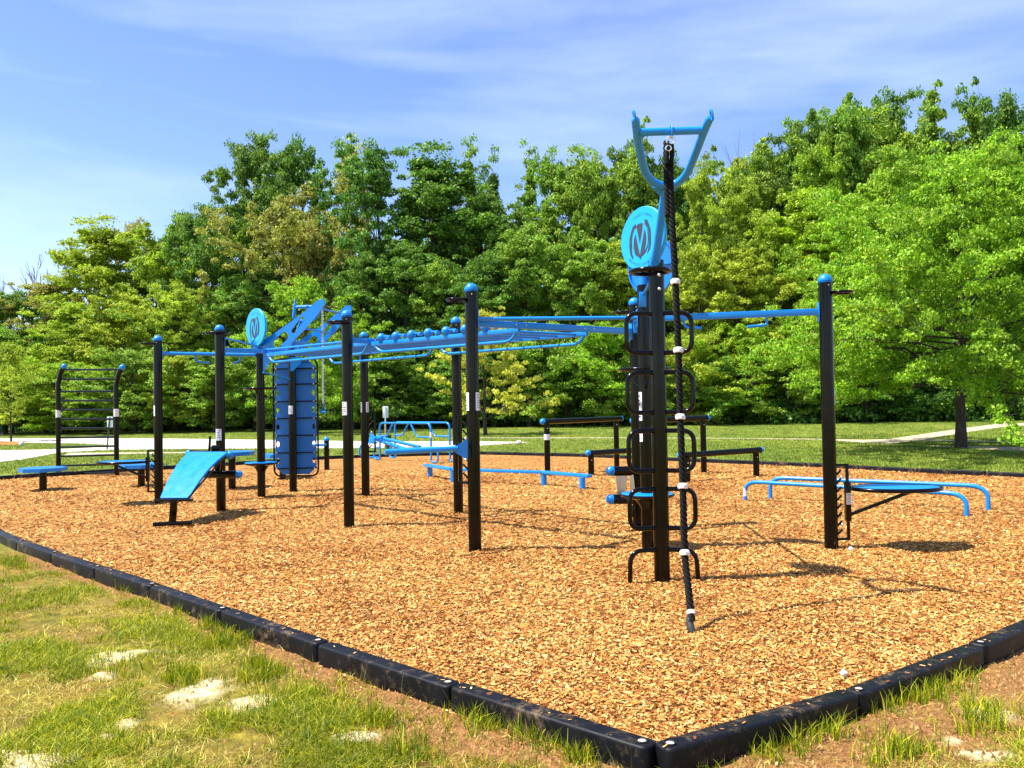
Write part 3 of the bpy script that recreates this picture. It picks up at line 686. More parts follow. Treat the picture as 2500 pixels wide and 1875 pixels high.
g=PO['C']; m=MB(); m.plate([(g.x+.06,g.y-.03,2.1),(g.x+.06,g.y-.03,2.5),(g.x+.32,g.y-.1,2.5)],(0,1,0),.02); m.build('corner_bracket',BLUE,post['C'])
# ------------- round collars on posts C and J
def collar(k,z1,z2):
    g=PO[k]
    m=MB(); m.lathe((g.x,g.y,z2),[(PR+.002,-.14),(PR+.02,-.10),(.13,-.045),(.245,-.02),(.275,-.012),(.285,.006),(.27,.02)],44); o=m.build('round_step',BLACK,rig)
    m=MB(); m.lathe((g.x,g.y,z2),[(.272,.0195),(.255,.026),(PR+.004,.027)],44); m.build('step_top',BLUE,o)
    m=MB(); m.torus((g.x,g.y,z1),.262,.017,44,12); o=m.build('round_hoop',BLACK,rig)
    for a in (30,150,270):
        c_=math.cos(R(a)); s_=math.sin(R(a)); m=MB(); m.bar((g.x+c_*.255,g.y+s_*.255,z1-.01),(g.x+c_*(PR+.0),g.y+s_*(PR+.0),z1-.20),.03,.012,0,.003); m.bar((g.x+c_*.255,g.y+s_*.255,z1),(g.x+c_*PR,g.y+s_*PR,z1),.025,.008,0,.002); m.build('strut',BLACK,o)
collar('C',1.85,.57); collar('J',1.87,.545)
# ------------- side loops on post K
k=PO['K']
for i,(yt,yb) in enumerate(((762,861),(907,1007),(1050,1150),(1193,1291),(1342,None))):
    Yk=7.36; zt=At(1610,yt+2,Yk).z; 
    for s,x in ((-1,.245),(1,.25)):
        cx=k.x+.0; x0=cx+s*(PR-.01); x1=cx+s*(PR+x-.035)
        zb=At(1610,yb,Yk).z if yb else -.05
        ys=k.y-.02
        if yb: pts=fillet([(x0,ys,zt),(x1,ys-.05,zt),(x1,ys-.05,zb),(x0,ys,zb)],.105,8)
        else: pts=fillet([(x0,ys,zt),(x1,ys-.05,zt),(x1+s*.012,ys-.05,-.04)],.11,8)
        m=MB(); m.tube(pts,.0205,12); m.build('side_loop',BLACK,rig)
# ------------- adjustable racks
def rack(k,ang,z0,z1,dep=.10,name='adjustment_rack'):
    g=PO[k]; d=Vector((math.cos(ang),math.sin(ang),0)); m=MB(); r0=PR-.004
    p=lambda s,z: Vector((g.x+d.x*(r0+s),g.y+d.y*(r0+s),z))
    m.bar(p(dep,z0),p(dep,z1),.03,.028,0,.003,up=(d.x,d.y,0)); m.bar(p(0,z1-.012),p(dep,z1-.012),.03,.024,0,.002); m.bar(p(0,z0+.012),p(dep,z0+.012),.03,.024,0,.002)
    n=int((z1-z0)/.085)
    for i in range(1,n):
        z=z0+(z1-z0)*i/n; m.bar(p(0,z-.03),p(.05,z+.025),.028,.016,0,.002)
    return m.build(name,BLACK,rig)
rack('L',R(-3),.08,.86,.11); rack('A',R(187),.17,.86,.10); rack('H',R(172),.70,1.42,.115); rack('F',R(-8),.74,1.42,.11); rack('B',R(-75),.33,.95,.08)
# round tables on posts L and A
def table(k,ang,z,cd,rr,ry=.30):
    g=PO[k]; d=Vector((math.cos(ang),math.sin(ang),0)); c=Vector((g.x+d.x*cd,g.y+d.y*cd,z)); m=MB()
    Q=Matrix.Rotation(ang,3,'Z')@Matrix.Diagonal((1,ry/rr,1)); m.lathe(c,[(rr-.01,.012),(rr*.7,.018),(.0001,.02)],56,0,Q); m.lathe(c,[(rr-.01,.0),(.0001,.0)],56,0,Q); t=m.build('round_platform',BLUE,rig)
    m=MB(); m.torus(c+Vector((0,0,-.002)),rr,.021,64,12,0,Q); m.build('platform_rim',BLACK,t)
    m=MB(); a=Vector((g.x+d.x*.18,g.y+d.y*.18,z-.27)); m.bar(a,c+Vector((0,0,-.02))+d*.20,.04,.03,0,.004); m.build('support_strut',BLACK,t)
    m=MB(); e=Vector((g.x+d.x*.175,g.y+d.y*.175,0)); m.bar(Vector((e.x,e.y,z-.33)),Vector((e.x,e.y,z+.07)),.07,.05,0,.005,up=(d.x,d.y,0)); m.bar(Vector((e.x,e.y,z-.01)),c-d*(rr-.03),.10,.025,0,.004); m.build('mount_channel',BLACK,t)
    m=MB()
    for zz in (z+.12,z-.36): m.sphere((g.x+d.x*.10,g.y+d.y*.10-.045,zz),.018,10)
    m.build('bolt',STEEL,t); return t,e
tb,e=table('L',R(-2),.605,.665,.44); m=MB(); m.box((e.x+.0,e.y-.0365,.505),(.052,.002,.115),0,0); 
for i in range(7): m.box((e.x+.0,e.y-.038,.55-.0145*i),(.04-.006*(i%3),.0015,.005),0,1)
m.build('warning_label',[WHITE,INK],tb)
table('A',R(183),.675,.56,.41)
# ------------- press arms
def press(k,pl,tubes,nm='press_arm'):
    m=MB(); m.plate(pl,(.2,1,0),.02); a=m.build(nm,BLUE,rig)
    for (p,q,r) in tubes: m=MB(); m.tube([p,q],r,16); m.build('arm_tube',BLUE,a)
    m=MB()
    for p in pl[:2]: m.sphere(Vector(p)+Vector((-.02 if k=='H' else .02,-.018,0)),.016,10)
    m.build('bolt',STEEL,a)
press('H',[At(1142,1070,8.83),At(1142,1122,8.83),At(1110,1104,8.80),At(1110,1091,8.80)],[(At(1116,1095,8.79),At(940,1104,8.55),.029),(At(1112,1090,8.85),At(985,1098,9.0),.016)])
press('F',[At(905,1055,14.3),At(899,1085,14.3),At(918,1077,14.2),At(918,1068,14.2)],[(At(915,1071,14.2),At(992,1098,12.9),.03),(At(920,1067,14.35),At(1025,1091,13.4),.026)])
# ------------- sit-up ramp on post B
TL,TR,BLc,BRc=At(460,1103,12.62),At(556,1103,12.42),At(391,1215,11.42),At(460,1215,11.30)
m=MB(); NS=14; grid=[]
for i in range(NS+1):
    t=i/NS; bul=.05*math.sin(math.pi*t)
    for j in range(5): 
        p=BLc.lerp(BRc,j/4).lerp(TL.lerp(TR,j/4),t)+Vector((-.02*math.sin(math.pi*t),0,bul)); grid.append(p)
top_=grid; bot_=[p+Vector((.01,.015,-.022)) for p in grid]; fs=[]
for i in range(NS):
    for j in range(4):
        a=i*5+j; fs.append((a,a+1,a+6,a+5)); fs.append(tuple(x+len(grid) for x in (a,a+5,a+6,a+1)))
n0=len(grid); m.add(top_+bot_,fs,0)
edge=[]
for i in range(NS): edge+=[(i*5,i*5+5,n0+i*5+5,n0+i*5),(i*5+4,n0+i*5+4,n0+i*5+9,i*5+9)]
for j in range(4): edge+=[(j,n0+j,n0+j+1,j+1),(NS*5+j,NS*5+j+1,n0+NS*5+j+1,n0+NS*5+j)]
o0=m.v[:]; m.f+=edge; m.m+=[0]*len(edge); m.sm+=[False]*len(edge)
rampo=m.build('sit_up_ramp',BLUE,rig)
m=MB(); rg=random.Random(3)
for i in range(3,32):
    for j in (-1,0,1):
        for s in (.28,.70):
            if rg.random()<.25: continue
            t=i/36+.012*j; u=s+.055*j+.01*rg.uniform(-1,1); 
            if t>.93: continue
            bul=.05*math.sin(math.pi*t); p=BLc.lerp(BRc,u).lerp(TL.lerp(TR,u),t)+Vector((-.02*math.sin(math.pi*t),0,bul+.0015))
            m.lathe(p,[(.0062,0),(.0001,.0006)],8,0)
m.build('drain_hole',mat('hole_shadow_blue',(.004,.05,.16),.8),rampo)
m=MB(); m.bar(BLc+Vector((-.06,-.02,-.03)),BRc+Vector((.06,-.02,-.03)),.06,.03,0,.005)
cb=(BLc+BRc)/2; gb=G(421,1280); m.bar((gb.x,gb.y,.03),(cb.x-.0,cb.y,cb.z-.03),.085,.05,0,.005,up=(0,1,0)); m.build('ramp_stem',BLACK,rampo)
m=MB(); m.bar(G(374,1280,.045),G(469,1276,.045),.07,.05,0,.008); m.build('foot_bar',BLACK,rampo)
m=MB(); m.tube([TR+Vector((-.02,-.02,-.03)),TR.lerp(BRc,.5)+Vector((.02,.03,.02)),BRc],.012,8); m.build('ramp_edge',BLACK,rampo)
def roller(a,b,r,parent,caps='both'):
    a=Vector(a); b=Vector(b); d=(b-a).normalized(); m=MB(); m.tube([a,b],r,24); o=m.build('roller',BLACK,parent)
    for e,s in ((a,-1),(b,1)):
        if caps=='left' and s>0 or caps=='right' and s<0: continue
        z=d*s; x=Vector((0,0,1)).cross(z).normalized(); M=Matrix((x,z.cross(x),z)).transposed(); q=MB(); q.dome(e,r*1.03,22,0,M); q.build('end_dome',BLUE,parent)
roller(At(462,1108,12.72),At(561,1111,12.52),.058,rampo); roller(At(480,1158,12.65),At(583,1158,12.5),.055,rampo)
m=MB(); m.bar(At(537,1106,12.68),At(531,1150,12.68),.07,.05,0,.004,up=(0,1,0)); m.bar(At(513,1065,12.8),At(511,1100,12.8),.03,.03,0,.004,up=(0,1,0)); m.box(At(527,1094,12.75),(.14,.16,.09),.3,0,None,.03); m.build('hinge_block',BLACK,rampo)
# ------------- paired rollers on post I
ig=PO['I']; br=MB(); br.plate([At(1503,1158,10.4),At(1532,1158,10.4),At(1525,1212,10.4),At(1508,1212,10.4)],(0,1,0),.012); br.plate([At(1536,1158,10.35),At(1546,1158,10.35),At(1552,1212,10.35),At(1540,1212,10.35)],(0,1,0),.012)
hb=br.build('roller_bracket',STEEL,rig); roller(At(1491,1150,10.25),At(1556,1150,10.42),.058,hb,'left'); roller(At(1491,1219,10.15),At(1600,1219,10.3),.058,hb,'left')
m=MB(); m.bar(At(1541,1235,10.3),At(1541,1262,10.3),.07,.05,0,.004,up=(0,1,0)); m.build('foot_block',BLACK,hb)
# ------------- climbing panel on post D
pc=PO['D']; Yp=15.66; pl_=At(668,1000,Yp).x; pr_=At(775.5,1000,Yp).x; z0=At(716,1162,Yp).z; z1=At(716,876,Yp).z; cx=(pl_+pr_)/2; hw=(pr_-pl_)/2
m=MB(); m.tube(fillet([(cx,Yp,z1),(pl_,Yp,z1),(pl_,Yp,z0),(pr_,Yp,z0),(pr_,Yp,z1),(cx,Yp,z1)],.14,8),.017,10); pan=m.build('panel_frame',BLACK,rig)
outp=[]; iw=hw-.03
barz=[At(716,y,Yp).z for y in (900,938,980,1021,1063,1105,1143)]
hs=[]
allz=[z1-.02]+barz+[z0+.02]
hh=[]
for a_,b_ in zip(barz[:-1],barz[1:]):
    zm=(a_+b_)/2
    for s in (-1,1): hh.append([(s*(iw-.045)+.032*math.cos(q)*1.0,zm+.055*math.sin(q)) for q in [2*math.pi*i/10 for i in range(10)]])
cr=.13; ol=[(-iw+cr,z0+.03),(iw-cr,z0+.03),(iw,z0+.03+cr),(iw,z1-.03-cr),(iw-cr,z1-.03),(-iw+cr,z1-.03),(-iw,z1-.03-cr),(-iw,z0+.03+cr)]
po=bm_plate(ol,hh,(cx,Yp+.01,0),(1,0,0),.02,'climbing_panel',NAVY,pan) if False else None
o=bm_plate(ol,hh,(cx,Yp+.01,0),(1,0,0),.02,'climbing_panel',NAVY,rig); o.parent=pan; 
o.matrix_basis=Matrix.Identity(4)
for z in barz:
    m=MB(); m.bar((pl_,Yp-.025,z),(pr_,Yp-.025,z),.03,.022,0,.003); b=m.build('panel_rung',BLACK,pan)
for z in barz:
    for s in (-1,1): m=MB(); m.sphere((cx+s*(hw-.06),Yp-.043,z),.015,8); m.build('bolt',STEEL,pan)
# ------------------------------------------------------------------ rope and chain (hang from the rig)
rp=[(1637,338,6.50),(1636,380,6.5),(1638,480,6.45),(1643,580,6.38),(1649,688,6.33),(1656,855,6.26),(1661,1018,6.2),(1667,1187,6.12),(1672,1350,6.02),(1680,1430,5.9),(1687,1495,5.80),(1689,1520,5.75)]
RP=[At(*p) for p in rp]
RC=catmull(RP,40)
rope=empty('climbing_rope',RP[-1],0,'thick black twisted climbing rope with white clamps hanging from the blue fork','rope')
def twisted(C,r,strands,pitch,tr):
    m=MB(); s=0; lens=[0]
    for i in range(1,len(C)): lens.append(lens[-1]+(C[i]-C[i-1]).length)
    tot=lens[-1]; n=int(tot/ (pitch/9)); path=[]
    j=0
    for i in range(n+1):
        t=tot*i/n
        while j<len(C)-2 and lens[j+1]<t: j+=1
        path.append((C[j].lerp(C[j+1],(t-lens[j])/max(1e-6,lens[j+1]-lens[j])),t))
    for k in range(strands):
        pts=[]
        for p,t in path:
            a=2*math.pi*(t/pitch+k/strands); pts.append(p+Vector((math.cos(a)*r,math.sin(a)*r,0)))
        m.tube(pts,tr,8)
    return m
i0=40*1; twisted(RC[i0+10:-6],.0135,3,.115,.0135).build('rope_strands',ROPE,rope)
sp1=[p+Vector((-.030,0,0)) for p in RC[10:40*3-20]]
twisted(sp1,.0125,3,.115,.0125).build('spliced_eye',ROPE,rope)
e=MB(); e.tube([At(1628,400,6.46),At(1628,368,6.46),At(1633,351,6.46),At(1640,353,6.46),At(1641,372,6.47),At(1639,405,6.47)],.017,10); e.build('rope_eye',ROPE,rope)
m=MB(); 
cc=At(1637,343,6.48); m.torus(cc,.030,.008,20,8,0,Matrix.Rotation(R(85),3,'X')); cc=At(1632,362,6.45); m.torus(cc,.02,.007,20,8,0,Matrix.Rotation(R(90),3,'X')@Matrix.Rotation(R(0),3,'Z')); m.build('shackle',STEEL,rope)
for i,pi_ in enumerate((4,5,6,7,8,10)):
    c=RP[pi_]; rg=random.Random(i); m=MB(); n=9
    prof=[(.016,-.022),(.034,-.017),(.038,-.004),(.036,.010),(.030,.020),(.016,.024)]
    if pi_==10: prof=[(.016,-.016),(.028,-.014),(.029,.012),(.016,.016)]
    d=(RC[min(pi_*40+3,len(RC)-1)]-RC[pi_*40-3]).normalized()*-1; x=Vector((0,1,0)).cross(d).normalized(); M=Matrix((x,d.cross(x),d)).transposed()
    m.lathe(c,prof,8,0,M); m.build('rope_clamp',CLAMP,rope)
m=MB(); tail=[At(1687,1500,5.80),At(1684,1518,5.77),At(1687,1534,5.74),At(1692,1546,5.725)]; m.tube(catmull(tail,6),.026,14); m.build('rubber_end',mat('black_rubber',(.02,.022,.024),.7),rope)
ch=empty('hanging_chain',At(789,1010,14.9),0,'thin steel chain with a small blue handle hanging behind the rig','chain')
m=MB(); a=At(787,748,14.9); b=At(789,985,14.9); n=60
for i in range(n):
    c=a.lerp(b,(i+.5)/n); pts=[c+Vector((math.cos(q)*.016*(i%2)*1.0,math.cos(q)*.016*(1-i%2),math.sin(q)*.022)) for q in [2*math.pi*k/8 for k in range(8)]]; m.tube(pts,.0055,5,0,False,True)
m.build('chain_links',STEEL,ch)
m=MB(); m.tube([At(789,984,14.9),At(784,1008,14.9),At(795,1008,14.9)],.013,8,0,False,True); m.tube([At(784,1006,14.9),At(795,1006,14.9)],.018,8); m.build('handle',BLUE,ch)
# ------------------------------------------------------------------ wall ladder at the left
wl=empty('curved_climbing_ladder',G(213,1158),0,'black ladder frame of twelve bars with blue tips at the far left','climbing ladder')
L0=G(143,1155); R0=G(285,1160); HT=2.6
def lp(g,top,dx):
    Yb=g.y; return [Vector((g.x,Yb,-.1)),Vector((g.x,Yb,top-.62)),Vector((g.x+.02,Yb,top-.38)),Vector((g.x+.07,Yb-.01,top-.17)),Vector((g.x+.15,Yb-.02,top-.03))]
for g,tp in ((L0,At(155,893,20.6)),(R0,At(296,895,19.7))):
    pts=catmull(lp(g,tp.z,.12),6); m=MB(); m.tube(pts,.056,18); u=m.build('upright',BLACK,wl); m=MB(); m.sphere(pts[-1]+Vector((.015,-.02,.02)),.068,18); m.build('end_ball',BLUE,u)
    m=MB(); m.lathe((g.x,g.y,At(143,1010,g.y).z),[(.058,-.09),(.058,.09)],20); m.build('instruction_sticker',WHITE,u)
for yl,yr in ((517,517),(577,575),(653,652),(710,710),(768,768),(825,824),(883,882),(941,935),(1000,992),(1057,1047),(1115,1105),(1168,1156)):
    yl=700+yl*.392; yr=700+yr*.392; a=At(143,yl,L0.y); b=At(285,yr,R0.y)
    off=(.0,0) if yl>935 else ((.03,-.0) if yl>915 else (.09,-.01)); m=MB(); m.tube([a+Vector((off[0],off[1],0)),b+Vector((off[0],off[1],0))],.024,10); m.build('bar',BLACK,wl)
# ------------------------------------------------------------------ octagonal stepping platforms
def step(cpx,cpy,Yc,rad,base,label,loc=None):
    c=At(cpx,cpy,Yc); root=empty('stepping_platform',(c.x,c.y,0),0,label,'step platform','octagonal stepping platforms')
    m=MB(); pts=[(c.x+rad*math.cos(R(22.5+45*i)),c.y+rad*math.sin(R(22.5+45*i))) for i in range(8)]; t=.035
    m.add([(x,y,c.z+t) for x,y in pts]+[(x,y,c.z-t) for x,y in pts],[tuple(range(8)),tuple(range(15,7,-1))]+[(i,8+i,8+(i+1)%8,(i+1)%8) for i in range(8)],0,False); m.build('octagon_top',BLUEP,root)
    m=MB(); m.cyl((c.x,c.y,-.1),(c.x,c.y,c.z-t),PR*1.0,20); m.build('pedestal',BLACK,root)
    m=MB()
    for i in range(8):
        x,y=pts[i]; m.sphere((x*.93+c.x*.07,y*.93+c.y*.07-.0,c.z-.005),.012,6)
    m.build('bolt',STEEL,root)
step(105,1146,16.65,.43,None,'low blue octagonal step on a black stub at the far left')
step(345,1137,17.2,.42,None,'blue octagonal step mostly hidden behind the round platform of the leftmost post')
step(566,1107,16.3,.42,None,'taller blue octagonal step standing behind the sit-up ramp')
step(690,1112,18.3,.42,None,'blue octagonal step mostly hidden behind the tall climbing panel')
# low bar on domed posts behind the panel
root=empty('low_exercise_bar',G(798,1147),0,'short black domed post with a blue bar beside the tall climbing panel','exercise bar')
for px_,py_ in ((798,1147),(700,1152)):
    g=G(px_,py_); zt=.72; m=MB(); m.cyl((g.x,g.y,-.1),(g.x,g.y,zt),.062,20); p_=m.build('post',BLACK,root); m=MB(); m.dome((g.x,g.y,zt),.066,20); m.build('dome_cap',BLUE,p_)
a=G(798,1147); b=G(700,1152); m=MB(); m.tube([(a.x,a.y-.06,.60),(b.x,b.y-.06,.60)],.028,12); m.build('bar',BLUE,root)
# ------------------------------------------------------------------ parallel bars with trapezoid lower rails
root=empty('parallel_bars',G(1000,1127),0,'blue tubular parallel bars with zigzag lower rails at the back of the bed','parallel bars')
def prail(a,b,sgn):
    zt=1.03; d=(b-a).normalized(); n=Vector((-d.y,d.x,0)); L=(b-a).length
    lo=.10
    pts=fillet([zoff(a+d*-.35*0,lo),zoff(a,zt),zoff(b,zt),zoff(b,lo)],.16,7)
    m=MB(); m.tube(pts,.026,10); r=m.build('top_rail',BLUE,root)
    for e,s in ((a,-1),(b,1)):
        m=MB(); q=fillet([zoff(e,.12),zoff(e,.03),zoff(e+d*.26*s*-(-1),.03),zoff(e+d*.26*s,.33),zoff(e+d*.02*s,.36)],.11,7); m.tube(q,.024,10); m.build('foot_loop',BLUE,r)
    zl=.67
    for t0,t1,t2,side in ((.27,.15,.0,0),(.62,.74,1.,1)):
        m=MB(); m.tube(fillet([zoff(lerp(a,b,t0),zt-.01),zoff(lerp(a,b,t1),zl),zoff(lerp(a,b,t2),zl)],.08,6),.022,10); m.build('lower_rail',BLUE,r)
A1,B1=G(928,1124),G(1053,1131); A2,B2=G(880,1119),G(1099,1128)
prail(A1,B1,1); prail(G(965,1120),B2,1)
m=MB(); e=G(880,1120); m.tube(fillet([(e.x+.5,e.y,.45),(e.x,e.y,.45),(e.x-.05,e.y,.05),(e.x+.5,e.y,.03)],.2,8),.026,10); m.build('foot_loop',BLUE,root)
e=B1; m=MB(); m.lathe((e.x,e.y,.73),[(.028,-.07),(.028,.07)],16); m.build('instruction_sticker',WHITE,root)
# ------------------------------------------------------------------ zigzag balance beam
root=empty('balance_beam',G(1240,1175),0,'low blue zigzag balance beam on short round legs','balance beam')
legs=[G(1050,1162),G(1106,1174),G(1328,1183),G(1422,1194)]
zb=.19; Pb=[At(1042,1144,0+legs[0].y),None,None,None]
ptsb=[legs[0]+Vector((-.1,.05,0)),legs[1],legs[2],legs[3]+Vector((.13,-.05,0))]
for i in range(3):
    a=ptsb[i]; b=ptsb[i+1]; m=MB(); m.bar(zoff(a,zb+.04-.002*(i%2)),zoff(b,zb+.04-.002*(i%2)),.12,.055,0,.01); m.build('beam',BLUE,root)
for g in legs: m=MB(); m.cyl((g.x,g.y,-.08),(g.x,g.y,zb+.015),.055,18); m.build('leg',BLUE,root)
# ------------------------------------------------------------------ black single bars, high and low
def hbar(l,r,legl,legr,label,rad=.058):
    gl=G(*legl); gr=G(*legr); ml=At(l[0],l[1],gl.y); mr=At(r[0],r[1],gr.y)
    root=empty('exercise_bar',(gl+gr)/2,0,label,'exercise bar','black exercise bars with blue domed ends'); d=(mr-ml).normalized(); m=MB(); m.tube([ml,mr],rad,20); bo=m.build('bar',BLACK,root)
    for e,s in ((ml,-1),(mr,1)):
        z=d*s; x=Vector((0,0,1)).cross(z).normalized(); M=Matrix((x,z.cross(x),z)).transposed(); q=MB(); q.dome(e,rad*1.12,18,0,M); q.build('end_dome',BLUE,bo)
    for g in (gl,gr):
        t=(g.x-ml.x)/(mr.x-ml.x); zt=ml.lerp(mr,t).z; m=MB(); m.cyl((g.x,g.y,-.1),(g.x,g.y,zt-rad*.5),.062,20); lg=m.build('leg',BLACK,root)
        m=MB(); m.sphere((g.x+.01,g.y-.062,zt-.14),.012,8); m.build('bolt',STEEL,lg)
    return root,gl
r_,gl=hbar((1325,1029.5),(1516,1021.5),(1337,1160),(1506,1139),'tall black bar on two legs, left of the rope post')
m=MB(); m.lathe((gl.x,gl.y,At(1330,1067,gl.y).z),[(.064,-.06),(.064,.06)],24); m.build('instruction_sticker',WHITE,r_)
hbar((1436,1106.5),(1583,1097),(1443.7,1161),(1575,1148),'low black bar partly behind the rope post, beside the left tall bar')
hbar((1545,1027),(1727,1020.5),(1556,1165),(1718.7,1152),'tall black bar passing behind the rope post')
hbar((1661,1112),(1857,1098.5),(1678,1175),(1846.7,1161),'low black bar right of the rope, in front of the lawn')
# ------------------------------------------------------------------ low blue push-up rails at the right
def prl(b0,t0,t1,b1,label):
    a=G(*b0); b=G(*b1); A_=At(*t0,a.y-.02); B_=At(*t1,b.y+.05); z=(A_.z+B_.z)/2; d=Vector((b.x-a.x,b.y-a.y,0)).normalized()
    root=empty('push_up_rail',(a+b)/2,0,label,'push-up rail','low blue push-up rails'); m=MB()
    m.tube(fillet([(a.x,a.y,-.05),(a.x,a.y,z),(b.x,b.y,z),(b.x,b.y,-.05)],.24,9),.030,14); m.build('rail',BLUE,root)
    return root,a,z
prl((1881,1215),(1906,1168),(2375,1184),(2413,1244),'farther of the two low blue push-up rails behind the right post')
r_,a,z=prl((1820,1219),(1845,1178),(2330,1202),(2360,1258),'nearer of the two low blue push-up rails, with a white sticker')
m=MB(); m.lathe((a.x,a.y,.11),[(.0315,-.06),(.0315,.06)],16); m.build('instruction_sticker',WHITE,r_)
# small litter and stones
def blob(name,p,r,mt,label,cat):
    m=MB(); m.sphere((0,0,0),r,10); rg=random.Random(int(p.x*100)); m.v=[tuple(c*(1+rg.uniform(-.25,.25)) for c in v) for v in m.v]
    o=m.build(name,mt); o.location=p+Vector((0,0,r*.7)); return tag(o,label,cat)
blob('crumpled_foil',G(2078,1346),.028,mat('foil',(.8,.8,.85),.25,.6),'small shiny crumpled scrap on the mulch beside the right post','litter')
blob('pale_stone',G(1267,1085,.05),.09,mat('pale_stone',(.7,.68,.6),.8),'small pale stone on the lawn by the tip of the lot','stone')
blob('pale_stone',G(52,1088,.05),.10,mat('pale_stone',(.7,.68,.6),.8),'small pale stone on the grass island at the left','stone')
blob('wood_scrap',G(2060,1650),.02,mat('pale_scrap',(.75,.7,.6),.8),'small white stone lying inside the right border timber','stone')
# ------------------------------------------------------------------ signs, bin and car
GPOST=mat('green_sign_post',(.02,.05,.03),.6); SIGN=mat('white_sign_back',(.78,.79,.78),.5)
def sign(px,py,ptop,pbot,w,label,mt,lean=0.):
    g=G(px,py,.05); Yv=g.y; t=At(px+lean,ptop,Yv); b=At(px+lean,pbot,Yv); root=empty('park_sign',g,0,label,'sign')
    m=MB(); m.bar(g,t+Vector((0,0,-.02)),.045,.03,0,.003,up=(0,1,0)); m.build('sign_post',mt,root)
    m=MB(); m.box(((t.x+b.x)/2,Yv+.03,(t.z+b.z)/2),(w,.012,t.z-b.z),0,0,None,.004)
    m.build('sign_panel',SIGN,root)
sign(261.5,1098,1017,1043,.21,'small white sign with a dark post in front, seen through the black ladder',GPOST,6)
sign(940,1095,992,1020,.19,'small pale sign on a thin grey post behind the parallel bars',STEEL,1)
g=G(948,1096,.05); root=empty('litter_bin',g,0,'dark green litter bin beside the thin grey sign post','bin'); m=MB(); m.lathe((g.x,g.y,.05),[(.0001,0),(.09,0),(.10,.32),(.0001,.32)],20); m.build('bin_body',GPOST,root); m=MB(); m.lathe((g.x,g.y,.40),[(.0001,0),(.11,0),(.11,.10),(.08,.13),(.0001,.13)],20); m.build('bin_lid',GPOST,root)
# car parked at the left edge
CARP=painted('dark_green_car_paint',(.01,.05,.035),(.012,.06,.04),.15,.25,.8)
g=G(-133,1082,.056); car=empty('parked_car',g,0,'dark green car whose rear end just enters at the left edge','car')
cl=[(-2.1,.28),(-2.1,.72),(-1.9,.85),(-1.1,.92),(-.6,1.32),(.75,1.36),(1.45,.98),(2.05,.93),(2.15,.7),(2.12,.3)]
m=MB(); wd=.85; A_=[Vector((g.x+x,g.y-wd*(1 if z<1 else .78),z+.05)) for x,z in cl]; B_=[Vector((g.x+x,g.y+wd*(1 if z<1 else .78),z+.05)) for x,z in cl]; n=len(cl)
m.add(A_+B_,[tuple(range(n)),tuple(range(2*n-1,n-1,-1))]+[(i,n+i,n+(i+1)%n,(i+1)%n) for i in range(n)],0,False); m.build('body',CARP,car)
GLS=mat('car_glass',(.02,.03,.03),.1,0,.8); m=MB(); m.box((g.x+.1,g.y-.76,1.20),(1.5,.1,.26),0,0,None,.02); m.build('side_window',GLS,car)
for sx in (-1.3,1.35):
    for sy in (-.84,.84):
        m=MB(); M=Matrix.Rotation(R(90),3,'X'); m.lathe((g.x+sx,g.y+sy,.36),[(.0001,-.1),(.26,-.1),(.32,-.06),(.32,.06),(.26,.1),(.0001,.1)],24,0,M); w=m.build('wheel',mat('tyre',(.02,.02,.02),.8),car)
        m=MB(); m.lathe((g.x+sx,g.y+sy*1.0,.36),[(.0001,-.105),(.18,-.105),(.18,.105),(.0001,.105)],20,0,M); m.build('rim',STEEL,w)
m=MB(); m.box((g.x+2.13,g.y-.62,.80),(.06,.3,.14),0,0,None,.01); m.build('tail_light',mat('tail_light',(.4,.02,.02),.3),car)
m=MB(); m.box((g.x+2.16,g.y,.42),(.12,1.66,.18),0,0,None,.03); m.build('bumper',mat('bumper_grey',(.04,.045,.045),.5),car)
# ------------------------------------------------------------------ grass blades
GRASS=leafmat('grass_blades',(.04,.11,.003),(.20,.27,.005),(.54,.50,.015),.3)
GRASSF=leafmat('lawn_blades',(.09,.16,.014),(.17,.25,.02),(.32,.36,.05),.3)
def blades(cx,cy,cz,nb,spread,hmin,hmax,wid,rg,lean=.6):
    n=len(cx); T=np.repeat(np.arange(n),nb); N=len(T); a=rg.uniform(0,2*np.pi,N); rr=spread*np.sqrt(rg.random(N))
    x=cx[T]+np.cos(a)*rr; y=cy[T]+np.sin(a)*rr; z=cz[T]-.01
    hs=rg.uniform(hmin,hmax,N)*rg.uniform(.7,1.2,n)[T]; la=rg.uniform(0,2*np.pi,N); ln=np.abs(rg.normal(0,lean,N))*hs
    w=wid*rg.uniform(.6,1.3,N); wa=rg.uniform(0,2*np.pi,N); wx=np.cos(wa)*w; wy=np.sin(wa)*w
    dx=np.cos(la)*ln; dy=np.sin(la)*ln
    B0=np.stack([x-wx,y-wy,z],-1); B1=np.stack([x+wx,y+wy,z],-1)
    M0=np.stack([x+dx*.35-wx*.8,y+dy*.35-wy*.8,z+hs*.6],-1); M1=np.stack([x+dx*.35+wx*.8,y+dy*.35+wy*.8,z+hs*.6],-1)
    T0=np.stack([x+dx-wx*.12,y+dy-wy*.12,z+hs*.95],-1); T1=np.stack([x+dx+wx*.12,y+dy+wy*.12,z+hs*.95],-1)
    V=np.stack([B0,B1,M1,M0,T1,T0],1).reshape(-1,3); b=np.arange(N)[:,None]*6; q=np.concatenate([b+np.array([[0,1,2,3]]),b+np.array([[3,2,4,5]])],1).reshape(-1,4)
    return V,q
rg=np.random.default_rng(11)
n=120000; t=rg.random(n); Yt=2.7*(9.5/2.7)**t; Xt=(rg.random(n)*2-1)*(Yt*.64+.3)
ok=(~inside(Xt,Yt))&(dist(Xt,Yt)>.075); Xt=Xt[ok];Yt=Yt[ok]
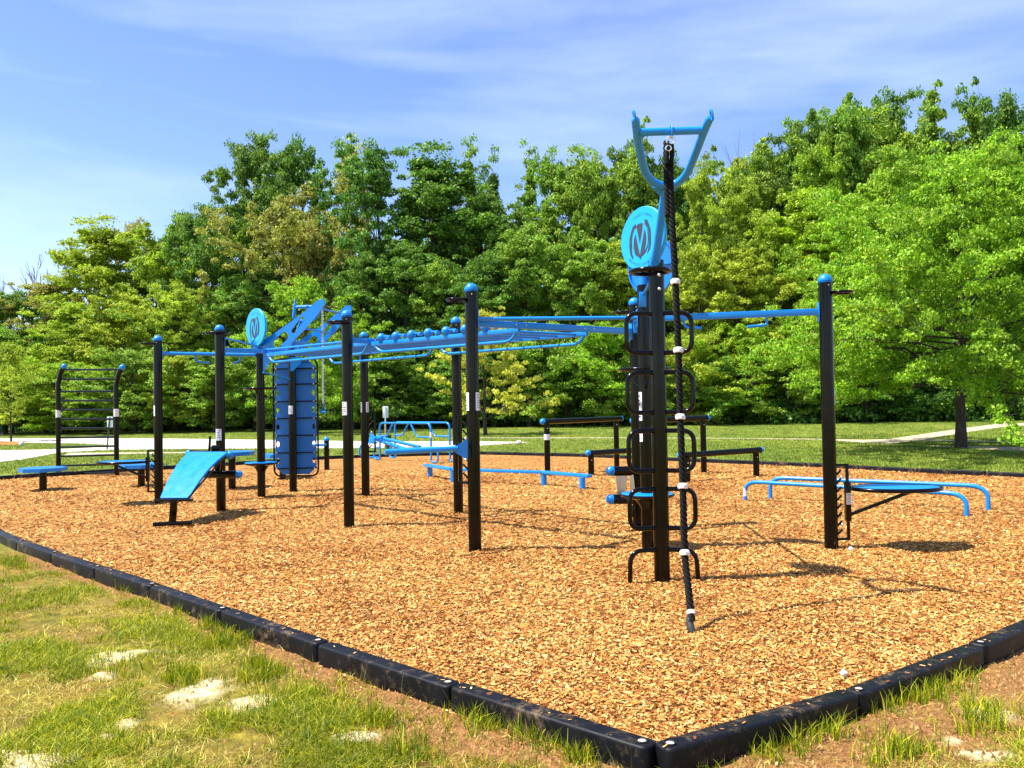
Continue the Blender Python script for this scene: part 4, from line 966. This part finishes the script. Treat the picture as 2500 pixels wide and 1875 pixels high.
dn=fbm(Xt*2.2,Yt*2.2,41); pr=(1-.90*dirt_mask(Xt,Yt))*(1-.86*sand_mask(Xt,Yt))*sstep(.39,.66,dn)*np.where(Xt>.5,.45,.95)
# green tufts standing in bare soil near the border, where the photo has them
ok=rg.random(len(Xt))<pr; Xt=Xt[ok];Yt=Yt[ok]
Va,qa=blades(Xt,Yt,lawn_z(Xt,Yt),8,.03,.018,.065,.0022,rg,.95)
tall=[]
for px,py,rx,k in ((330,1425,50,70),(470,1480,90,60),(560,1570,60,60),(640,1650,60,70),(450,1660,50,60),(300,1640,60,20),(540,1530,60,50),(1310,1800,80,60),(940,1760,60,30),(1180,1765,60,35),(2260,1690,90,80),(2150,1720,60,40),(2330,1650,60,40),(2020,1790,60,30),(2480,1560,20,15),(40,1380,40,40),(1000,1840,70,30),(720,1700,90,40),(1420,1850,50,25),(2400,1760,80,50),(1900,1850,90,30),(2200,1850,90,40)):
    for _ in range(k):
        g=G(px+rg.normal(0,rx*.5),py+rg.normal(0,rx*.22),LOW); 
        if not inside(np.array([g.x]),np.array([g.y]))[0] and dist(np.array([g.x]),np.array([g.y]))[0]>.07: tall.append((g.x,g.y))
tl=np.array(tall); Vb,qb=blades(tl[:,0],tl[:,1],lawn_z(tl[:,0],tl[:,1]),9,.04,.05,.12,.0026,rg,.55)
tag(link('grass',quadmesh('grass',np.concatenate([Va,Vb]),np.concatenate([qa,qb+len(Va)]),[GRASS])),'patchy yellow-green grass growing outside the border timbers','grass',kind='stuff')
# dead thatch lying between the green tufts
n=70000; t=rg.random(n); Yt=2.7*(8.5/2.7)**t; Xt=(rg.random(n)*2-1)*(Yt*.64+.3); ok=(~inside(Xt,Yt))&(dist(Xt,Yt)>.08); Xt=Xt[ok];Yt=Yt[ok]
ok=rg.random(len(Xt))<(1-.9*dirt_mask(Xt,Yt))*(1-.75*sand_mask(Xt,Yt))*sstep(.25,.6,fbm(Xt*3.1,Yt*3.1,141)); Xt=Xt[ok];Yt=Yt[ok]
Vt,qt=blades(Xt,Yt,lawn_z(Xt,Yt)+.006,3,.045,.014,.034,.0019,rg,1.9)
tag(link('dead_thatch',quadmesh('dead_thatch',Vt,qt,[leafmat('straw_thatch',(.15,.12,.015),(.40,.34,.045),(.74,.62,.16),.2)])),'dry yellow thatch matted between the green tufts','grass',kind='stuff')
# seed stalks and straw
n=500; t=rg.random(n); Yt=2.9*(7/2.9)**t; Xt=(rg.random(n)*2-1)*(Yt*.62); ok=(~inside(Xt,Yt))&(dist(Xt,Yt)>.08); Xt=Xt[ok];Yt=Yt[ok]
Va,qa=blades(Xt,Yt,lawn_z(Xt,Yt),2,.02,.10,.20,.0011,rg,.45)
tag(link('seed_stalks',quadmesh('seed_stalks',Va,qa,[leafmat('dry_stalks',(.16,.15,.04),(.25,.24,.06),(.45,.38,.15),.2)])),'thin upright seed stalks among the near grass','grass',kind='stuff')
# clods of bare soil
SOILM=mat('soil_clods',(.25,.13,.05),.95,0,.1)
def soiln(m):
    g=nd(m,'ShaderNodeNewGeometry'); setc(m,ramp(m,g.outputs['Random Per Island'],[(0.,(.09,.038,.012)),(.5,(.24,.115,.038)),(1.,(.44,.26,.11))]))
soiln(SOILM)
n=60000; t=rg.random(n); Yt=2.8*(8/2.8)**t; Xt=(rg.random(n)*2-1)*(Yt*.63); ok=(~inside(Xt,Yt))&(dist(Xt,Yt)>.06); Xt=Xt[ok];Yt=Yt[ok]; dm=np.maximum(dirt_mask(Xt,Yt),.15); ok=rg.random(len(Xt))<dm; Xt=Xt[ok];Yt=Yt[ok]; N=len(Xt)
s=.003+.010*rg.random(N)**3; c=np.stack([Xt,Yt,lawn_z(Xt,Yt)+s*.3],-1); an=rg.uniform(0,6.28,N)
tet=np.array([[1,0,-.5],[-.5,.87,-.5],[-.5,-.87,-.5],[0,0,.9]]); ca,sa=np.cos(an),np.sin(an)
V=np.stack([np.stack([(tet[i,0]*ca-tet[i,1]*sa)*s,(tet[i,0]*sa+tet[i,1]*ca)*s,tet[i,2]*s],-1)*rg.uniform(.7,1.3,(N,1))+c for i in range(4)],1).reshape(-1,3)
b=np.arange(N)[:,None]*4; fi=np.concatenate([b+np.array([[0,1,3]]),b+np.array([[1,2,3]]),b+np.array([[2,0,3]])],1).reshape(-1,3)
tag(link('soil_clods',quadmesh('soil_clods',V,fi,[SOILM],per=3)),'small clods of brown soil along the outside of the border','soil',kind='stuff')
# far lawn blades
n=70000; t=rg.random(n); Yt=12*(52/12)**t; Xt=(rg.random(n)*2-1)*(Yt*.63); ok=(~inside(Xt,Yt))&(dist(Xt,Yt)>.08)&(Yt>np.interp(Xt,bx,by)); 
Xt=Xt[ok];Yt=Yt[ok]
roads=[]
for o in bpy.data.objects:
    if o.name.split('.')[0] in('parking_lot','footpath','bark_bed'): roads.append([ [ (o.data.vertices[v].co.x,o.data.vertices[v].co.y) for v in p.vertices] for p in o.data.polygons])
def on_road(x,y):
    r=np.zeros(len(x),bool)
    for tr in roads:
        for (a,b,c) in tr:
            d1=(x-b[0])*(a[1]-b[1])-(a[0]-b[0])*(y-b[1]); d2=(x-c[0])*(b[1]-c[1])-(b[0]-c[0])*(y-c[1]); d3=(x-a[0])*(c[1]-a[1])-(c[0]-a[0])*(y-a[1])
            r|=~(((d1<0)|(d2<0)|(d3<0))&((d1>0)|(d2>0)|(d3>0)))
    return r
ok=~on_road(Xt,Yt); Xt=Xt[ok];Yt=Yt[ok]
Va,qa=blades(Xt,Yt,lawn_z(Xt,Yt),3,.10,.03,.075,.009,rg,.7)
tag(link('lawn_grass',quadmesh('lawn_grass',Va,qa,[GRASSF])),'mown green grass of the lawn beyond the mulch bed','grass',kind='stuff')
# ------------------------------------------------------------------ trees
def leaf_quads(c,nrm,size,rg):
    N=len(c); nrm=nrm/np.linalg.norm(nrm,axis=1,keepdims=True); h=rg.normal(size=(N,3)); u=np.cross(nrm,h); u/=np.linalg.norm(u,axis=1,keepdims=True)+1e-9; v=np.cross(nrm,u)
    s=size[:,None]; w=s*rg.uniform(.45,.75,(N,1))
    return np.stack([c-u*s*.5,c+v*w*.5+u*s*.05,c+u*s*.5+nrm*s*.12,c-v*w*.5+u*s*.05],1).reshape(-1,3)
def clump_leaves(cen,rad,per,lsz,rg,flat=.75,shell=.55):
    out=[]
    k=len(cen); idx=np.repeat(np.arange(k),per); N=len(idx); d=rg.normal(size=(N,3)); d/=np.linalg.norm(d,axis=1,keepdims=True); d[:,2]=np.where(d[:,2]<-.3,-d[:,2]*.6,d[:,2])
    rr=rad[idx]*(shell+(1.08-shell)*rg.random(N)**.6); c=cen[idx]+d*rr[:,None]*np.array([1,1,flat])
    nrm=d*.75+rg.normal(size=(N,3))*.8+np.array([-.1,-.1,.2]); return leaf_quads(c,nrm,lsz*rg.uniform(.6,1.35,N),rg)
def make_crown(seed,wid,hgt,z0,nl,per,lsz,shape='oval',crad=(.3,.6),flat=.8,rise=(20,60),sub=5,droop=0.):
    """a leader, limbs leaving it at rising angles, side branches on each limb, leaf clumps along their outer parts"""
    rg=np.random.default_rng(seed); cen=[]; rad=[]; limbs=[]; ph=rg.uniform(0,6.28,3)
    def env(t,az):
        if shape=='oval': e=math.sin(math.pi*min(.97,max(.16,t*.80+.15)))**.8
        elif shape=='dome': e=(1-max(0,t-.30)/.75)**.6
        elif shape=='spire': e=(1-t)**.75*.9+.10
        else: e=(.35+.8*t) if t<.7 else max(.12,(1-t)*3.)
        return e*(1+.22*math.sin(az*2+ph[0]+t*3)+.16*math.sin(az*3+ph[1]-t*5))
    lean=rg.normal(0,.04*hgt,2)
    for i in range(nl):
        t=(i+rg.random())/nl; az=i*2.4+rg.uniform(-.5,.5); L=wid/2*env(t,az)*rg.uniform(.62,1.12)*(1.2 if rg.random()<.12 else 1)
        el=R(rise[0]+(rise[1]-rise[0])*t+rg.uniform(-10,10)); s0=np.array([lean[0]*t,lean[1]*t,max(.25,z0+hgt*t*.86-.35*L*math.sin(el))]); s0[2]=min(s0[2],z0+hgt*.9)
        d=np.array([math.cos(az)*math.cos(el),math.sin(az)*math.cos(el),math.sin(el)]); e=s0+d*L/max(.35,math.cos(el))**.55; e[2]=min(e[2],z0+hgt*1.06)-droop*L
        mid=(s0+e)/2+np.array([0,0,.08*L])+rg.normal(0,.07,3)*L; limbs.append((s0,mid,e,1.))
        def clump(p,k): cen.append(p); rad.append(k)
        for u in np.linspace(.42,1.,max(3,int(L*1.25))): 
            p=(1-u)**2*s0+2*u*(1-u)*mid+u*u*e; clump(p+rg.normal(0,.12,3),rg.uniform(*crad)*(1.1-.45*u))
        for k in range(sub):
            u=rg.uniform(.3,.98); p=(1-u)**2*s0+2*u*(1-u)*mid+u*u*e; a2=az+rg.choice([-1,1])*rg.uniform(.4,1.3); l2=L*rg.uniform(.22,.5)*(1.15-u*.5); e2_=R(rg.uniform(-12,55)); q=p+np.array([math.cos(a2)*math.cos(e2_),math.sin(a2)*math.cos(e2_),math.sin(e2_)])*l2; q[2]-=droop*l2
            limbs.append((p,(p+q)/2+rg.normal(0,.06,3)*l2,q,.4))
            for v in np.linspace(.45,1.,max(2,int(l2*2.2))): clump(p+(q-p)*v+rg.normal(0,.1,3),rg.uniform(*crad)*rg.uniform(.6,1.))
    for k in range(12): cen.append(np.array([lean[0],lean[1],z0+hgt*(.80+.016*k)])+rg.normal(0,.2,3)*np.array([2.2,2.2,1])*(1.2-k*.06)); rad.append(crad[1]*.9)
    cen=np.array(cen); rad=np.array(rad); V=clump_leaves(cen,rad,per,lsz,rg,flat,.25); return V,cen,limbs,lean
def make_trunk(limbs,lean,hgt,z0,r0,seed,nl=0,bend=.3,wood_r=.35,twigs=0):
    rg=random.Random(seed); m=MB(); top=z0+hgt*.9; pts=[]; rs=[]
    for i in range(10):
        t=i/9; z=-.2+(top+.2)*t; k=max(0,(z-z0)/hgt); pts.append(Vector((lean[0]*k+rg.uniform(-1,1)*.05*bend,lean[1]*k+rg.uniform(-1,1)*.05*bend,z))); rs.append(r0*(1.3 if i==0 else 1)*(1-t*.88))
    m.tube(pts,rs,12)
    for s0,mid,e,w in limbs:
        tz=max(0,min(1,(s0[2]+.2)/(top+.2))); rr=r0*(1-tz*.85)*(.33 if w==1. else .14); q=[Vector(s0),Vector(s0).lerp(Vector(mid),.6),Vector(mid).lerp(Vector(e),.4),Vector(e)]; m.tube(q,[rr,rr*.75,rr*.45,rr*.15],6 if w==1. else 4,0,False)
    return m
PROT={}
def proto(key,seed,wid,hgt,z0,nl,per,lsz,shape,r0=.22,crad=(.3,.62),flat=.85,rise=(15,62),sub=5):
    V,cen,limbs,lean=make_crown(seed,wid,hgt,z0,nl,per,lsz,shape,crad,flat,rise,sub); cm=quadmesh('crown',V,None,[LEAF['mid']])
    t=make_trunk(limbs,lean,hgt,z0,r0,seed); to=t.build('trunk',BARK); tm=to.data; bpy.data.objects.remove(to); PROT[key]=(cm,tm,float(np.percentile(V[:,2],99.7)),float(np.percentile(np.abs(V[:,0]),97)*2))
proto('oak1',1,9.,11.,1.6,38,115,.155,'oval',.26); proto('oak2',2,9.5,12.,1.6,40,115,.155,'oval',.28); proto('oak3',3,8.,10.,1.6,36,112,.15,'oval',.24)
proto('tall1',4,6.2,13.,1.6,42,104,.145,'oval',.20,rise=(35,72)); proto('tall2',5,5.6,13.5,1.4,42,104,.145,'oval',.20,rise=(40,75)); proto('low1',6,6.5,5.5,.3,30,90,.13,'dome',.12,(.28,.5),sub=4); proto('low2',7,7.,6.5,.3,32,90,.13,'oval',.13,(.28,.52),sub=4)
proto('spire',8,3.2,13.,1.,46,75,.14,'spire',.15,(.2,.4),1.,(45,75),2); proto('airy1',9,6.,12.,2.,34,14,.18,'vase',.16,(.3,.6),.9,(35,70),5); proto('airy2',10,7.,11.,2.2,34,30,.19,'oval',.18,(.3,.6),.9,(30,68),5)
nt=0; names_used={}
def place_tree(key,px,topy,Y,wpx,mk,label,rot=None,group='trees of the wood behind the lawn'):
    cm,tm,h0,w0=PROT[key]; p=At(px,topy-(22 if Y>=60 else 0),Y); zt=max(2.5,p.z); sz=zt/h0; wm=wpx*Y/F; sx=wm/w0
    sx=min(max(sx,sz*.55),sz*1.7)
    root=empty('woodland_tree',(p.x,Y,0),0,label,'tree',group); root.scale=(sx,sx,sz); root.rotation_euler=(0,0,random.uniform(0,6.28) if rot is None else rot)
    c=link('crown',cm,root); c.material_slots[0].link='OBJECT'; c.material_slots[0].material=LEAF[mk]; link('trunk',tm,root); return root
landm=[(0,'at the left frame edge'),(70,'left of the black ladder'),(213,'behind the black ladder'),(310,'right of the black ladder'),(388,'behind the leftmost rig post'),(465,'between the two leftmost rig posts'),(540,'behind the ramp post'),(640,'behind the left emblem disc'),(716,'behind the climbing panel'),(790,'behind the hanging chain'),(850,'behind the fifth rig post'),(895,'behind the sixth rig post'),(985,'above the parallel bars'),(1060,'right of the parallel bars'),(1130,'behind the middle rig posts'),(1215,'right of the middle rig posts'),(1300,'above the balance beam'),(1380,'above the left tall black bar'),(1470,'left of the rope post'),(1560,'behind the rope post'),(1660,'behind the rope'),(1750,'right of the rope fork'),(1850,'above the low right-hand black bar'),(1950,'left of the right rig post'),(2030,'behind the right rig post'),(2120,'right of the right rig post'),(2220,'left of the big bright tree'),(2320,'above the big bright tree'),(2420,'right behind the big bright tree'),(2500,'at the right frame edge')]
kn={'dark':'dark green','mid':'mid green','yellow':'yellow-green','olive':'sparse olive-gold','bright':'bright green','lemon':'pale lemon-green'}
hn={'oak1':'broad','oak2':'broad','oak3':'round-topped','tall1':'tall narrow','tall2':'tall narrow','low1':'low bushy','low2':'low bushy','spire':'spire-shaped','airy1':'thin open','airy2':'open-crowned'}
used=set()
def auto(key,px,topy,Y,wpx,mk):
    lm=min(landm,key=lambda a:abs(a[0]-px))[1]; row='front row' if Y<56 else ('middle row' if Y<64 else 'back row')
    base='%s %s %s tree %s'%(row,hn[key],kn[mk],lm); l=base
    for ex in (', shorter one',', wider one',', farther one',', paler one'):
        if l not in used: break
        l=base+ex
    used.add(l); return place_tree(key,px,topy,Y,wpx,mk,l)
T=[ # key, px, top y, distance, width px, leaf
('oak1',-60,720,66,260,'mid'),('oak3',60,735,66,220,'dark'),('tall1',150,700,66,190,'olive'),('airy2',215,645,67,170,'olive'),
('tall2',265,565,65,200,'yellow'),('airy2',330,560,68,190,'olive'),('oak1',400,590,63,230,'yellow'),('tall1',440,545,66,170,'mid'),
('oak2',520,518,60,250,'dark'),('oak1',590,500,68,200,'mid'),('oak2',660,345,66,270,'dark'),('oak3',740,365,68,230,'dark'),('oak1',700,480,60,250,'olive'),('airy1',830,372,63,190,'olive'),('oak3',775,540,58,230,'olive'),
('oak2',950,378,60,290,'dark'),('tall2',1045,395,61,230,'dark'),('spire',1165,372,66,75,'mid'),('spire',1215,385,66,80,'dark'),('spire',1262,372,66,80,'mid'),('oak1',1190,450,62,300,'dark'),
('tall1',1330,400,66,150,'mid'),('tall2',1385,388,64,170,'mid'),('oak3',1450,415,62,230,'mid'),('tall1',1510,385,65,160,'dark'),('oak1',1575,345,62,220,'mid'),('oak2',1650,420,63,220,'dark'),
('tall1',1720,410,56,150,'yellow'),('airy2',1790,420,62,190,'yellow'),('oak3',1860,385,66,250,'mid'),('oak2',1960,290,68,300,'mid'),('oak3',2050,285,64,240,'mid'),('tall2',2120,310,66,200,'mid'),
('oak2',2215,238,68,240,'dark'),('oak1',2290,260,66,240,'mid'),('tall1',2365,285,64,190,'mid'),('oak3',2460,250,62,280,'dark'),('oak2',2580,270,62,300,'dark'),
# middle layer
('oak1',1815,385,63,220,'mid'),('oak2',1905,330,65,260,'dark'),('oak1',2010,300,66,260,'mid'),('oak3',1990,380,60,240,'bright'),('tall1',1840,450,59,180,'yellow'),('oak1',2420,300,66,220,'mid'),
('oak3',10,800,56,230,'mid'),('low2',110,840,55,220,'yellow'),('tall1',175,740,57,190,'yellow'),('oak1',300,700,56,220,'yellow'),('oak3',395,760,55,210,'mid'),('oak2',470,700,56,230,'yellow'),
('oak3',560,700,57,200,'mid'),('tall2',650,640,57,200,'dark'),('oak3',880,620,56,230,'dark'),('oak1',980,580,55,260,'dark'),('oak3',1080,640,55,220,'mid'),('oak1',1180,600,56,230,'dark'),('tall1',1270,560,55,190,'mid'),
('oak3',1350,600,56,240,'mid'),('oak1',1440,560,55,220,'mid'),('tall2',1520,600,57,180,'yellow'),('oak2',1620,560,56,240,'mid'),('oak3',1700,600,54,220,'yellow'),('oak1',1790,590,53,240,'yellow'),('oak3',1880,520,55,240,'yellow'),
('tall2',1960,480,56,220,'bright'),('oak1',2060,460,55,280,'bright'),('oak3',2160,420,56,260,'bright'),('oak2',2300,400,55,300,'mid'),('oak1',2440,420,54,300,'dark'),('tall1',1230,720,53,190,'dark'),
# front edge, low
('low1',30,880,52,190,'yellow'),('low2',150,880,51,200,'bright'),('low1',240,900,52,170,'mid'),('low2',330,850,51,210,'mid'),('low1',430,870,52,190,'yellow'),('low2',520,850,51,200,'mid'),('low1',620,860,52,200,'mid'),('low2',860,800,52,240,'mid'),
('low1',960,840,51,200,'dark'),('low2',1070,850,52,200,'mid'),('low2',1290,790,51,220,'mid'),('low1',1380,840,50,200,'mid'),('low2',1470,790,50,220,'bright'),('low1',1560,860,50,180,'mid'),('low2',1660,820,50,210,'yellow'),('low1',1740,870,49,190,'mid'),
('low2',1830,790,50,230,'bright'),('low1',1920,850,49,190,'mid'),('low2',2010,780,50,220,'mid'),('low1',2110,850,49,210,'dark'),('low2',2220,800,50,240,'dark'),('low1',2340,840,50,230,'dark'),('low2',2460,810,50,250,'dark'),('low1',740,850,53,220,'dark'),('low2',1200,800,52,230,'dark'),('low1',-40,900,53,200,'mid')]
for a in T: auto(*a)
# undergrowth mass closing the foot of the wood
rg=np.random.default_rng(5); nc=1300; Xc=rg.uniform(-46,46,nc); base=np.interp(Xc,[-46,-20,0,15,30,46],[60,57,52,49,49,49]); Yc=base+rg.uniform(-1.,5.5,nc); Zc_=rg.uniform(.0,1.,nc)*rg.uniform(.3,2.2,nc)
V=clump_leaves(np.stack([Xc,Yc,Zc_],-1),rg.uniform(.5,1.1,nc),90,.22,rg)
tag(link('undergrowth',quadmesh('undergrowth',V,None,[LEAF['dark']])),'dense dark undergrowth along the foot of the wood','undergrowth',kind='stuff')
# deep shade inside the wood: a far band of foliage
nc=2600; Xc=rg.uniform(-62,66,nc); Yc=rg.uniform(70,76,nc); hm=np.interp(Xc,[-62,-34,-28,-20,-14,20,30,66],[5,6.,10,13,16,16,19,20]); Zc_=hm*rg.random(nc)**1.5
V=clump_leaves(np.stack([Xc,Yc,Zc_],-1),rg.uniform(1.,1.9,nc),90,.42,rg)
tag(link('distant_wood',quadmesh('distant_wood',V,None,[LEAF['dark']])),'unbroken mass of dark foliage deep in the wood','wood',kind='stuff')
# the big honey-locust-like tree standing on the lawn at the right
def lawn_tree(px,py,label,seed,wid,hgt,z0,nl,per,lsz,shape,mk,r0,crad,flat,rise,sub,droop,name='lawn_tree'):
    g=G(px,py,.05); V,cen,limbs,lean=make_crown(seed,wid,hgt,z0,nl,per,lsz,shape,crad,flat,rise,sub,droop)
    kz=hgt/(np.percentile(V[:,2],99.7)-np.percentile(V[:,2],.7)); kx=wid/2/np.percentile(np.hypot(V[:,0],V[:,1]),98); zb=np.percentile(V[:,2],.7); ax_=np.array([kx,kx,kz]); o_=np.array([0,0,zb]); p_=np.array([0,0,z0])
    V=(V-o_)*ax_+p_; limbs=[tuple([(q-o_)*ax_+p_ for q in l[:3]])+(l[3],) for l in limbs]; lean=lean*kx
    root=empty(name,g,0,label,'tree'); link('crown',quadmesh('crown',V,None,[LEAF[mk]]),root); t=make_trunk(limbs,lean,hgt,z0,r0,seed); to=t.build('trunk',BARK); to.parent=root; return root
lawn_tree(2347,1093,'big bright green spreading tree on the lawn at the right',21,13.6,7.2,1.2,92,120,.10,'dome','bright',.15,(.26,.52),.75,(-4,50),8,.12)
lawn_tree(1185,1062,'small pale lemon-green tree on the lawn behind the middle rig posts',22,6.2,4.7,1.0,30,60,.13,'dome','lemon',.09,(.22,.42),.6,(5,45),5,.05)
lawn_tree(765,1058,'bright feathery tree on the lawn behind the climbing panel',23,8.8,7.4,.8,40,60,.14,'dome','bright',.15,(.28,.52),.7,(8,55),6,.08)
lawn_tree(27,1078,'young slender staked tree beside the parked car',24,2.7,3.4,1.3,18,40,.10,'oval','yellow',.045,(.16,.3),.8,(20,60),3,0.)
# bare trees
def bare(px,topy,Y,wpx,label,seed,thin=1.):
    p=At(px,topy,Y); hgt=p.z; rg=random.Random(seed); m=MB(); wm=wpx*Y/F
    def br(a,d,L,r,dep):
        e=a+d*L; mid=a.lerp(e,.5)+Vector((rg.uniform(-1,1),rg.uniform(-1,1),rg.uniform(-.3,.6)))*L*.06
        m.tube([a,mid,e],[max(r,.028),max(r*.8,.026),max(r*.55,.02)],5 if dep>1 else 8,0,False)
        if dep>=5: return
        for k in range(rg.choice((2,3,3))):
            nd_=(d+Vector((rg.uniform(-1,1),rg.uniform(-1,1),rg.uniform(-.1,.5)))*.62).normalized(); br(a.lerp(e,rg.uniform(.55,1.)),nd_,L*rg.uniform(.55,.82),r*.55,dep+1)
    base=Vector((p.x,Y,0)); br(base,Vector((0,0,1)),hgt*.42,.16*thin,0)
    zs=[v[2] for v in m.v]; k=hgt/max(zs); wx=max(abs(v[0]-p.x) for v in m.v); kx=(wm/2)/wx
    m.v=[(p.x+(v[0]-p.x)*kx,Y+(v[1]-Y)*kx,v[2]*k) for v in m.v]
    o=m.build('bare_branches',TWIG); root=empty('bare_tree',(p.x,Y,0),0,label,'tree'); o.parent=root; o.data.transform(Matrix.Translation((-p.x,-Y,0)))
bare(20,640,68,150,'leafless grey tree at the left frame edge',1); bare(130,625,69,170,'leafless grey tree rising above the wood behind the black ladder',2)
bare(445,485,69,60,'dead snag with two bare tips above the wood',3,.8); bare(1770,318,72,240,'leafless tree spreading against the sky right of the rope fork',4); bare(1130,415,70,110,'leafless twiggy treetop left of the spire-shaped trees',5)
# ------------------------------------------------------------------ light, sky
ELEV=R(62); sd=Vector((-.985,-.13,0)).normalized(); sv=Vector((sd.x*math.cos(ELEV),sd.y*math.cos(ELEV),math.sin(ELEV)))
sl=bpy.data.lights.new('sun','SUN'); sl.energy=5.; sl.angle=R(.53); sl.color=(1.,.95,.86); so=bpy.data.objects.new('sun',sl); COL.objects.link(so); so.rotation_euler=(-sv).to_track_quat('-Z','Y').to_euler(); so.location=(0,0,30)
wd_=bpy.data.worlds.new('World'); SC.world=wd_; wd_.use_nodes=True; nt_=wd_.node_tree; bg=nt_.nodes['Background']
sky=nt_.nodes.new('ShaderNodeTexSky'); sky.sky_type='NISHITA'; sky.sun_disc=False; sky.sun_elevation=ELEV; sky.sun_rotation=math.atan2(sv.x,sv.y); sky.air_density=1.0; sky.dust_density=.6; sky.ozone_density=3.5; sky.altitude=200
class WM: pass
wm=WM(); wm.node_tree=nt_
tc=nt_.nodes.new('ShaderNodeTexCoord'); sep=nt_.nodes.new('ShaderNodeSeparateXYZ'); nt_.links.new(tc.outputs['Generated'],sep.inputs[0])
# thin high cloud: long soft streaks that climb to the right, two veils at different bearings
mp=nt_.nodes.new('ShaderNodeMapping'); mp.inputs['Rotation'].default_value=(R(4),R(16),0); mp.inputs['Scale'].default_value=(1.1,1.1,5.2); mp.inputs['Location'].default_value=(.9,.35,.62); nt_.links.new(tc.outputs['Generated'],mp.inputs[0])
n1=noise(wm,1.25,6,.52,mp.outputs[0],.35); n0=noise(wm,5.,6,.6,mp.outputs[0],.2)
mm=nt_.nodes.new('ShaderNodeMath'); mm.operation='MULTIPLY_ADD'; nt_.links.new(n0,mm.inputs[0]); mm.inputs[1].default_value=.14; nt_.links.new(n1,mm.inputs[2])
cl_=ramp(wm,mm.outputs[0],[(.47,(0,0,0)),(.90,(.60,.60,.60))])
hs_=nt_.nodes.new('ShaderNodeHueSaturation'); hs_.inputs['Saturation'].default_value=1.10; hs_.inputs['Hue'].default_value=.513; hs_.inputs['Value'].default_value=2.2; nt_.links.new(sky.outputs[0],hs_.inputs['Color']); mix=mixc(wm,cl_,hs_.outputs[0],(13.,14.6,15.8)); nt_.links.new(mix,bg.inputs[0]); bg.inputs[1].default_value=.054
SC.view_settings.view_transform='Standard'; SC.view_settings.look='None'; SC.view_settings.gamma=1; SC.view_settings.exposure=1.06
SC.render.engine='CYCLES'; SC.cycles.max_bounces=6; SC.cycles.diffuse_bounces=3; SC.cycles.transparent_max_bounces=4
